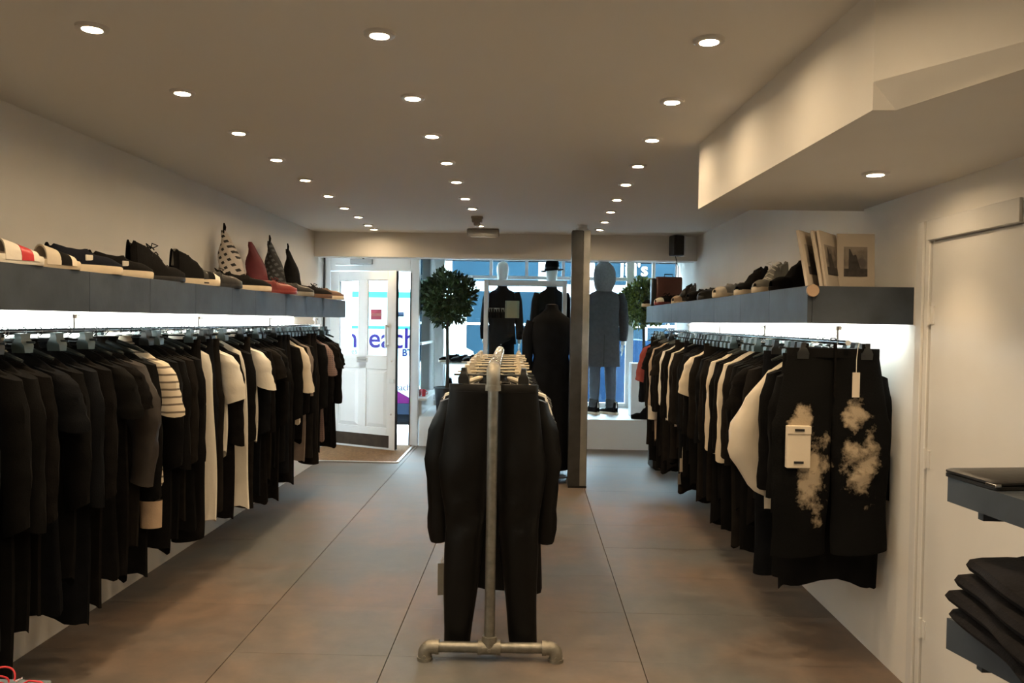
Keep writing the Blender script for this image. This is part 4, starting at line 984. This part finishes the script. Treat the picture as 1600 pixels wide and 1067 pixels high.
for j in range(11):
    t = j/10; a = PI*t
    z = 1.54+.385*t; r = .098+.048*math.sin(PI*min(1, t*1.1))**.8 if t < .95 else .06
    hd.append([(x*(1+.03*math.sin(5*x*20)), y-.015+.03*t, z+.02*y*4) for x, y, _ in ell(0, 0, 0, r*(1 if t < .9 else .75), r*1.12*(1 if t < .9 else .75), 20)])
MB().loft(hd, False, True).build('hood', M['hoodgrey'], e)
for sd in (-1, 1):
    s_ = shoe('trainer', 'x', (sd*.108, .055, .012), PI/2-.0*sd, 'high', M['suede'], M['rubber'], lace=M['white'], L=.28, tab=M['white'])
    s_.scale = (1.08, 1.12, .95); s_.rotation_euler = (0, 0, PI/2+.75)
    del s_['label']; del s_['category']
    for c_ in list(s_.children):
        c_.matrix_parent_inverse = Matrix.Identity(4)
    s_.location = (e.location.x+sd*.115-.03, my+.03, ZP+.0015); tag(s_, '%s black and white trainer of the grey coated mannequin' % ('left' if sd < 0 else 'right'), 'shoe', 'trainers on the grey coated mannequin')
# glass cabinet / screen behind the mannequins
cx0, cx1 = -.545, .437; cab = empty('glass_cabinet', ((cx0+cx1)/2, 9.66, ZP), 0, 'white framed glass display cabinet between rack and window mannequins', 'cabinet')
hw = (cx1-cx0)/2; ch_ = 1.99-ZP; fw_ = .05; cdp = .10
for sx in (-1, 1): MB().bb(sx*hw-(fw_ if sx > 0 else 0), sx*hw+(fw_ if sx < 0 else 0), -cdp, cdp, 0, ch_, .003).build('upright', M['gloss'], cab, False)
MB().bb(-hw+fw_, hw-fw_, -cdp, cdp, ch_-.065, ch_, .003).build('top_rail', M['gloss'], cab, False)
MB().bb(-hw+fw_, hw-fw_, -cdp, cdp, 0, .06, .003).build('bottom_rail', M['gloss'], cab, False)
MB().bb(-hw+fw_, hw-fw_, -.085, -.080, .06, ch_-.065).build('glass_pane', M['cabglass'], cab, False)
zs1 = P(800, 497, 1, 9.6).z-ZP; zs2 = P(800, 522, 1, 9.6).z-ZP; zs3 = P(800, 560, 1, 9.6).z-ZP
for z in (zs1, zs2, zs3): MB().bb(-hw+fw_, hw-fw_, -.075, .09, z-.008, z).build('glass_shelf', M['cabglass'], cab, False)
cx = cab.location.x
qx = P(800, 490, 1, 9.6).x; e = MB().loft([ell(qx, 9.63, z, .085, .055, 4*5, .5) for z in (ZP+zs1+.001, ZP+zs1+.002, ZP+zs1+.205, ZP+zs1+.206)]).build('cream_box', M['lampcream']); thing(e, 'upright cream box on the upper glass shelf in cabinet', 'box')
for i in range(7):
    xx_ = P(762+3.9*i, 495, 1, 9.6).x
    e = empty('card_sleeve', (xx_, 9.62, ZP+zs1+.001), .5, 'dark upright wallet, %s from the left on the upper glass shelf' % ordn[i], 'wallet', 'dark wallets standing in the cabinet')
    MB().loft([[(-.006, -.045, 0), (.006, -.045, 0), (.006, .045, 0), (-.006, .045, 0)], [(-.006, -.045, .06), (.006, -.045, .06), (.006, .045, .06), (-.006, .045, .06)], [(-.004, -.02, .10+.01*(i % 3)), (.004, -.02, .10), (.004, .02, .10), (-.004, .02, .10+.01*(i % 2))]]).build('cover', M['suede'], e, False)
    MB().bb(-.003, .003, -.04, .04, .06, .118).build('insert', M['paper'], e, False)
q = P(865, 496, 1, 9.62); e = MB().bb(q.x-.07, q.x+.05, 9.58, 9.68, ZP+zs1+.001, ZP+zs1+.03, .004).build('folded_scarf', M['white']); thing(e, 'small folded white scarf on the right of the upper glass shelf', 'scarf')
# bay tree
def bay_tree(x, y, zb_, hb, r, potr, poth, label, ml, n=900, seed=1, pot=True, flat=1.0):
    rnd = random.Random(seed); e = empty('bay_tree', (x, y, zb_), 0, label, 'tree')
    if pot:
        MB().lathe([(potr*.78, 0), (potr*.98, poth*.96), (potr*1.04, poth*.97), (potr*1.04, poth), (potr*.93, poth), (potr*.90, poth*.9)], 24, cap=True).build('pot', M['pot'], e)
        MB().lathe([(potr*.91, poth*.88), (potr*.5, poth*.92), (.001, poth*.93)], 16).build('soil', M['soil'], e)
    MB().tube([(0, 0, poth*.85), (.008, 0, poth+.2), (-.006, .004, hb-r*.9), (.0, 0, hb-r*.2)], [.024, .021, .019, .016], 10).build('trunk', M['bark'], e)
    br = MB()
    for k in range(14):
        d = Vector((rnd.gauss(0, 1), rnd.gauss(0, 1), rnd.gauss(0, .8))).normalized()
        br.tube([(0, 0, hb-r*.4), Vector((0, 0, hb))+d*r*.5, Vector((0, 0, hb))+d*r*.85], [.008, .006, .003], 5)
    br.build('branches', M['bark'], e)
    lv = MB()
    for k in range(n):
        d = Vector((rnd.gauss(0, 1), rnd.gauss(0, 1), rnd.gauss(0, 1)*flat)).normalized(); rr = r*(.35+.68*rnd.random()**.6)*(1+.08*math.sin(7*d.x+3*d.z))
        p = Vector((0, 0, hb))+d*rr; t = (d+Vector((rnd.gauss(0, .6), rnd.gauss(0, .6), rnd.gauss(0, .6)+.2))).normalized()
        s_ = t.cross(Vector((rnd.gauss(0, 1), rnd.gauss(0, 1), rnd.gauss(0, 1)))).normalized(); nn = t.cross(s_)
        L = rnd.uniform(.055, .085); w = L*.22
        lv.add([p, p+t*L*.35+s_*w+nn*.006, p+t*L*.7+s_*w*.8+nn*.004, p+t*L-nn*.008, p+t*L*.7-s_*w*.8+nn*.004, p+t*L*.35-s_*w+nn*.006], [(0, 1, 5), (1, 2, 4, 5), (2, 3, 4)])
    lv.build('foliage', ml, e, False, kind='stuff')
    return e
q = P(700, 465, 1, 9.85)
bay_tree(q.x, 9.85, ZP+.001, q.z-ZP, .315, .155, .33, 'ball shaped bay tree in a black pot beside the shop door', M['leaf'], 3000, 2)
q = P(1008, 474, 1, 10.5)
bay_tree(q.x, 10.54, ZP+.001, q.z-ZP, .29, .14, .33, 'bay tree, lamplight painted into yellow green leaves, behind the far end of right shelf', M['leaf_lamplit'], 2600, 5)
# shoe display table in the window
q = P(722, 566, 1, 10.5); tz_ = q.z; e = empty('display_table', (q.x, 10.5, ZP+.001), 0, 'two tier white display table of shoes in the window', 'table')
MB().bb(-.26, .26, -.16, .16, tz_-ZP-.02, tz_-ZP, .003).build('table_top', M['plinth'], e, False)
MB().bb(-.26, .26, -.16, .16, .22, .24, .003).build('lower_shelf', M['plinth'], e, False)
for sx in (-1, 1):
    for sy in (-1, 1): MB().bb(sx*.245-.012, sx*.245+.012, sy*.145-.012, sy*.145+.012, 0, tz_-ZP-.02).build('leg', M['plinth'], e, False)
for i, (dx, k_) in enumerate(((-.17, 'sneaker'), (-.04, 'derby'), (.09, 'derby'), (.19, 'sneaker'))):
    shoe('display_shoe', '%s dark shoe from the left on top of the window display table' % NUM[i], (q.x+dx, 10.46, tz_+.0015), PI+.5+.3*i, k_, M['suede'], M['rubber'] if i % 2 == 0 else M['leather'], L=.26, tab=M['suede'])
for i, dx in enumerate((-.15, .02, .15)):
    shoe('display_shoe', '%s dark shoe from the left on the lower display shelf' % NUM[i], (q.x+dx, 10.44, ZP+.2425), PI/2+.3*i, 'boot' if i == 0 else 'sneaker', M['navycanvas'], M['suede'], L=.26)
q = P(995, 648, 1, 10.0)
e = MB().bb(q.x-.10, q.x+.16, 9.80, 10.06, ZP+.001, ZP+.66, .004).build('display_plinth', M['plinth']); thing(e, 'tall plain white plinth in the window behind right rail', 'plinth')
shoe('display_shoe', 'black boot standing on the window platform by white plinth', (q.x+.03, 9.66, ZP+.0015), PI-.3, 'boot', M['suede'], M['suede'], L=.27)
# small things on the return window sill
q = P(655, 604, 1, 9.9); e = empty('soft_toy_cup', (JX1+.03, 9.85, .566), 0, 'small red cup on the sill of return window', 'cup')
MB().lathe([(.022, 0), (.030, .07), (.030, .085), (.026, .084), (.020, .01)], 14).build('cup', M['redcord'], e); MB().tube([(.028, 0, .06), (.05, 0, .055), (.05, 0, .03), (.025, 0, .025)], .005, 6).build('handle', M['redcord'], e)
# ================================================================== DRESS FORM in front of the column
q = P(878, 752, 2, 0); dfx, dfy = P(862, 500, 1, 7.62).x, 7.62
e = empty('dress_form', (dfx, dfy, 0), 0, 'headless dress form in a long black gown beside the column', 'mannequin')
MB().lathe([(.21, .05), (.21, .065), (.03, .08), (.018, .10), (.018, 1.0)], 20).build('stand', M['steel'], e)
for k in range(3):
    a = 2*PI*k/3-.5
    cs = MB().tube([(.19*math.cos(a)-.012, .19*math.sin(a), .028), (.19*math.cos(a)+.012, .19*math.sin(a), .028)], .028, 12); cs.tube([(.19*math.cos(a), .19*math.sin(a), .03), (.19*math.cos(a), .19*math.sin(a), .055)], .01, 8); cs.build('caster', M['gloss'], e)
MB().loft([ell(0, 0, z, rx, ry, 20) for z, rx, ry in ((1.0, .15, .11), (1.15, .125, .095), (1.35, .16, .11), (1.50, .175, .10), (1.56, .11, .075), (1.60, .058, .055), (1.665, .050, .05), (1.67, .03, .03))]).build('torso', M['dkgrey'], e)
gw = []
for z, rx, ry in ((1.665, .056, .056), (1.62, .064, .062), (1.585, .10, .08), (1.54, .165, .105), (1.48, .20, .118), (1.36, .205, .13), (1.18, .165, .12), (1.05, .185, .135), (.8, .20, .15), (.5, .205, .165), (.25, .205, .17), (.12, .20, .17)):
    t = (1.67-z)/1.6
    gw.append([(x*(1+.06*t*math.sin(7*math.atan2(y, x))), y*(1+.10*t*math.sin(6*math.atan2(y, x)+1)), zz) for x, y, zz in ell(0, 0, z, rx, ry, 36)])
MB().loft(gw, False, False).build('gown', M['navy'], e)
for sd in (-1, 1): MB().tube([(sd*.175, 0, 1.50), (sd*.215, 0, 1.38), (sd*.225, .0, 1.15), (sd*.22, .02, .92)], [.062, .062, .05, .045], 12).build('sleeve', M['navy'], e)
# bag on the floor under the right rail end
e = empty('buckled_holdall', (1.41, 8.35, .001), .1, 'black buckled leather holdall on the floor at rail end', 'bag')
MB().bb(-.14, .16, -.13, .13, 0, .28, .03).build('body', M['leather'], e)
for x in (-.07, .09):
    MB().bb(x-.012, x+.012, -.137, -.13, .02, .27).build('strap', M['brownleather'], e, False)
    MB().bb(x-.02, x+.02, -.143, -.137, .12, .155, .003).build('buckle', M['chrome'], e, False)
MB().tube([(-.09, 0, .27), (-.07, 0, .36), (.08, 0, .36), (.10, 0, .27)], .01, 8).build('handle', M['leather'], e)

# ================================================================== NEAR RIGHT: floating shelves, laptop case, folded jeans
def slant_shelf(name, label, zt, th, xfar, yfar, ynear, xnear):
    e = empty(name, (0, 0, zt), 0, label, 'shelf'); m = MB()
    top = [(xfar, yfar, 0), (XRN-.002, yfar, 0), (XRN-.002, ynear, 0), (xnear, ynear, 0)]
    m.loft([[(x, y, -th) for x, y, _ in top], top]).build('board', M['shelf'], e, False)
    m = MB(); m.bb(xfar+.05, XRN-.03, yfar-.05, yfar-.03, -th-.03, -th); m.build('cleat', M['shelf'], e, False); return e
s1 = P(1480, 745, 1, 1.75); s1b = P(1480, 783, 1, 1.75); s2 = P(1478, 965, 1, 1.75); s2b = P(1478, 1013, 1, 1.75)
n1 = P(1600, 826, 2, s1b.z); n2 = P(1578, 1067, 2, s2b.z)
def ext(a, b, y): t = (y-a.y)/(b.y-a.y); return a.x+(b.x-a.x)*t
slant_shelf('floating_shelf', 'upper dark floating shelf at the right edge under laptop case', s1.z, s1.z-s1b.z, s1b.x, 1.75, .85, ext(s1b, n1, .85))
slant_shelf('floating_shelf', 'lower dark floating shelf at the right edge under folded jeans', s2.z, s2.z-s2b.z, s2b.x, 1.75, .85, ext(s2b, n2, .85))
LZ = s1.z+.0012
c1, c2 = P(1473, 731, 2, LZ+.016), P(1556, 754, 2, LZ+.016)
ang = math.atan2(c2.y-c1.y, c2.x-c1.x); Lc = (c2-c1).length
e = empty('laptop_case', (c1.x, c1.y, LZ), ang, 'black leather laptop case lying on the upper right shelf', 'case')
def rrect(x0, x1, y0, y1, z, r=.015, s=1.0):
    out = []
    for cxx, cyy, a0 in ((x1-r, y1-r, 0), (x0+r, y1-r, PI/2), (x0+r, y0+r, PI), (x1-r, y0+r, 1.5*PI)):
        for k in range(4): a = a0+PI/2*k/3; out.append((cxx+r*math.cos(a)*s, cyy+r*math.sin(a)*s, z))
    return out
MB().loft([rrect(0, Lc, 0, .36, 0), rrect(0, Lc, 0, .36, .007)]).build('base', M['leather'], e)
MB().loft([rrect(.004, Lc-.004, .004, .356, .0075), rrect(0, Lc, 0, .36, .010), rrect(0, Lc, 0, .36, .014), rrect(.006, Lc-.006, .006, .354, .017)]).build('lid', M['leather'], e)
MB().bb(Lc-.028, Lc+.002, -.002, .012, .006, .012, .001).build('corner_clasp', M['chrome'], e, False)
def folded(z, x0, label, dx, dy, th, seed, y1=1.70):
    rnd = random.Random(seed); e = empty('folded_jeans', (x0+dx, y1+dy, z), -.12, label, 'jeans', None)
    n = 14
    def slab(z0, z1, w, d, sx, sag):
        rg = []
        for j in range(n+1):
            t = j/n; yy = -d*t; bx = .010*math.sin(9*t+seed)
            prof = []
            for k in range(14):
                a = 2*PI*k/14; c, s_ = math.cos(a), math.sin(a)
                xx = w/2+(w/2+bx)*math.copysign(abs(c)**.45, c)+sx; zz = (z0+z1)/2+(z1-z0)/2*math.copysign(abs(s_)**.62, s_)+sag*math.sin(3.2*t*PI+seed)*.004+.003*math.sin(20*xx+seed)
                prof.append((xx, yy, zz))
            rg.append(prof)
        return MB().loft(rg)
    slab(0, th, .34, .42, 0, 1).build('folded_body', M['denim'], e); slab(th*.40, th*1.04, .20, .425, .09, .6).build('upper_fold', M['denim'], e)
    MB().bb(.10, .26, -.425, -.410, th*.30, th*.85, .004).build('pocket', M['black2'], e, False)
    return e
z = s2.z+.002; hs = [(.0, .036, -.012), (.005, .036, -.018), (.004, .040, -.008), (.0, .040, .004)]
nm = ['bottom', 'second from bottom', 'second from top', 'top']
for i, (dy, th, dx) in enumerate(hs):
    folded(z, s2.x, 'folded black jeans, %s of the stack on the lower right shelf' % nm[i], dx, dy, th, i+1); z += th+.001
for i in range(2): folded(s2.z+.002+.031*i, s2.x+.23, 'folded black jeans in the nearer stack, %s one' % ('lower', 'upper')[i], 0, -.47, .030, 8+i)
# ================================================================== NEAR LEFT: table and red corded thing
tp = P(82, 1062, 2, .72); e = empty('low_table', (tp.x, tp.y, 0), 0, 'corner of a dark blue grey table at the lower left edge', 'table')
MB().bb(-.6, 0, -.7, 0, .69, .72, .003).build('table_top', M['tabletop'], e, False)
for x in (-.57, -.03):
    for y in (-.67, -.03): MB().bb(x-.02, x+.02, y-.02, y+.02, 0, .69).build('leg', M['tabletop'], e, False)
q = P(18, 1056, 2, .735); e = empty('red_cord_bundle', (q.x, q.y, .721), 0, 'bundle of shiny red cords with metal tips on the table', 'cord')
rb = random.Random(3); m = MB()
for k, (cx_, cy_k, R_, sq) in enumerate(((-.022, .0, .028, 1.0), (-.030, -.016, .030, .62), (-.012, -.03, .014, 1.1))):
    pts = []
    for j in range(15):
        a = PI*j/14; pts.append((cx_+R_*math.cos(a), cy_k+.008*math.sin(2*a+k), .004+R_*sq*math.sin(a)))
    m.tube(pts, .0019, 8)
m.tube([(.03, -.03, .004), (.05, -.02, .014), (.075, -.02, .012), (.095, -.03, .004)], .0022, 8)
m.build('cord_loop', M['redcord'], e)
MB().tube([(.014, -.006, .005), (.028, -.004, .012)], .0028, 8).build('metal_tip', M['chrome'], e)
MB().bb(-.055, -.03, -.012, -.008, .035, .060, .002).build('yellow_tag', M['lampcream'], e, False)

# ================================================================== STREET
struct('pavement', MB().bb(-14, 14, YD+.05, 11.35, -.14, -.005), M['pave'])
struct('kerb', MB().bb(-14, 14, 11.35, 11.5, -.2, -.008), M['pave'])
struct('road', MB().bb(-14, 14, 11.4, 18.2, -.3, -.20), M['road'])
struct('pavement_far', MB().bb(-14, 14, 18.2, 20.2, -.3, -.07), M['pave'])
# van
VY = 12.5; van = empty('van', (-3.3, VY, -.2), 0, 'white panel van with purple lettering parked outside the shop door', 'van')
zb0 = .12
def vprof(x0, x1, z0, z1): pass
body = MB().loft([[(-2.7, y_, .32), (2.25, y_, .32), (2.4, y_, .75), (2.3, y_, 1.15), (2.05, y_, 1.28), (1.72, y_, 2.02), (1.5, y_, 2.16), (-2.6, y_, 2.16), (-2.72, y_, 2.0)] for y_ in (0, 1.9)])
body.build('body', M['vanwhite'], van, False)
MB().bb(-2.68, 2.2, -.012, 1.9, .22, .40, .01).build('sill_trim', M['vanblue'], van, False)
MB().bb(-2.6, 2.0, .1, 1.8, .10, .24).build('underbody', M['vandark'], van, False)
for x in (-2.0, 1.86):
    w_ = MB().tube([(x, -.02, .31), (x, .2, .31)], .31, 24); w_ = w_.build('wheel', M['vandark'], van)
    MB().tube([(x, -.03, .31), (x, -.015, .31)], .17, 16).build('hub', M['alu'], w_)
MB().bb(-2.72, 1.6, -.006, 0, 2.04, 2.13).build('roof_stripe', M['teal'], van, False)
MB().bb(-2.72, 1.5, -.003, 0, 1.55, 1.60).build('waist_stripe', M['teal'], van, False)
MB().bb(1.5, 1.72, -.004, 0, 1.38, 1.90).build('cab_window', M['carglass'], van, False)
MB().add([(-.4, -.014, .40), (1.62, -.014, .40), (1.28, -.014, .58), (.95, -.014, .80), (.3, -.014, .95)], [(0, 1, 2, 3, 4)]).build('swoosh', M['magenta'], van, False)
def van_text(s, px, py, size, m, name, bold=0):
    q = P(px, py, 1, VY-.006); me = text_mesh(s, size, .002, bold)
    xs_ = [v.co.x for v in me.vertices]; o = put(name, me, m, van, (q.x-van.location.x, -.010, q.z-van.location.z), (PI/2, 0, 0)); return o, max(xs_)
def fit_text(s, pxl, pxr, py, m, name, ref=None, bold=0):
    a, b = P(pxl, py, 1, VY), P(pxr, py, 1, VY); me = text_mesh(s, 1.0, .002, bold); xs_ = [v.co.x for v in me.vertices]; sc = (b.x-a.x)/(max(xs_)-min(xs_))
    o = put(name, me, m, van, (a.x-van.location.x-min(xs_)*sc, -.010, a.z-van.location.z), (PI/2, 0, 0)); o.scale = (sc, sc*1.08, 1); return o
fit_text('openreach', 477, 649, 541, M['purple'], 'lettering', bold=.012)
fit_text('business', 524, 563, 552, M['olive'], 'small_lettering')
fit_text('BT', 629, 645, 556, M['navyink'], 'bold_lettering', bold=.03)
fit_text('openreach.co.uk', 586, 674, 609, M['purple'], 'web_lettering')
MB().tube([(P(625, 491, 1, VY).x-van.location.x-.10, -.03, P(625, 491, 1, VY).z-van.location.z), (P(625, 491, 1, VY).x-van.location.x+.06, -.03, P(625, 491, 1, VY).z-van.location.z)], .035, 10).build('marker_lamp', M['vanblue'], van)
# parked cars seen between the mannequins
def car(x, y, label, m):
    e = empty('parked_car', (x, y, -.2), 0, label, 'car')
    MB().loft([[(-2.0, y_, .25), (2.0, y_, .25), (2.1, y_, .55), (2.0, y_, .80), (1.1, y_, .92), (.45, y_+s_, 1.42), (-1.0, y_+s_, 1.45), (-1.8, y_+s_*.4, .95), (-2.1, y_, .85), (-2.1, y_, .5)] for y_, s_ in ((0, .12), (1.7, -.12))]).build('body', m, e)
    for x0, x1 in ((-.85, -.15), (-.08, .40)): MB().add([(x0-.25*(x0 < -.5), .035, .95), (x1+.35*(x1 > 0), .035, .95), (x1, .105, 1.36), (x0, .105, 1.36)], [(0, 1, 2, 3)]).build('side_window', M['carglass'], e, False)
    for wx in (-1.35, 1.3):
        w_ = MB().tube([(wx, -.03, .31), (wx, .18, .31)], .31, 20).build('wheel', M['vandark'], e)
        MB().tube([(wx, -.04, .31), (wx, -.02, .31)], .18, 14).build('hub', M['alu'], w_)
car(1.5, 13.2, 'dark blue car parked outside behind the window mannequins', M['carblue'])
car(6.1, 13.3, 'blue car parked farther right outside the shop window', M['carblue'])
# facing buildings
bld = empty('shop_building', (0, 20.2, -.1), 0, 'pale rendered building across the street with blue shop front', 'building')
MB().bb(-13, 13, 0, .4, 0, 6.5).build('facade_wall', M['brick'], bld, False)
MB().bb(.4, 12, -.12, 0, 2.55, 3.35, .01).build('sign_board', M['shopblue'], bld, False)
MB().bb(-1.95, .2, -.12, 0, 2.6, 3.2, .01).build('sign_board', M['shopblue'], bld, False)
for x in (-11, -8.4, -5.8, -3.2, -.6, 2.9, 5.5, 8.1, 10.7):
    w_ = MB().bb(x-1.0, x+1.0, -.03, .0, .55, 2.35).build('shop_window', M['carglass'], bld, False); MB().bb(x-1.05, x+1.05, -.06, 0, .45, .55).bb(x-.03, x+.03, -.05, 0, .55, 2.35).bb(x-1.05, x-.98, -.06, 0, .5, 2.4).bb(x+.98, x+1.05, -.06, 0, .5, 2.4).bb(x-1, x+1, -.05, 0, 1.5, 1.56).build('window_frame', M['gloss'], w_, False)
    w_ = MB().bb(x-.5, x+.5, -.02, .0, 4.0, 5.6).build('sash_window', M['carglass'], bld, False); MB().bb(x-.55, x+.55, -.05, 0, 3.9, 4.0).bb(x-.03, x+.03, -.04, 0, 4.0, 5.6).bb(x-.5, x+.5, -.04, 0, 4.78, 4.84).build('window_frame', M['gloss'], w_, False)
for x in (1.45, 4.2): MB().tube([(x, -.25, 0), (x, -.25, 3.6)], .13, 14).build('pillar', M['brick'], bld)
a, b = P(966, 430, 1, 20.0), P(1012, 430, 1, 20.0)
me = text_mesh("Jill's", 1.0, .03, .012); xs_ = [v.co.x for v in me.vertices]; sc = (b.x-a.x)/(max(xs_)-min(xs_))
o = put('sign_lettering', me, M['whiteletter'], bld, (a.x-min(xs_)*sc, -.16, a.z+.1), (PI/2, 0, 0)); o.scale = (sc, sc, 1)
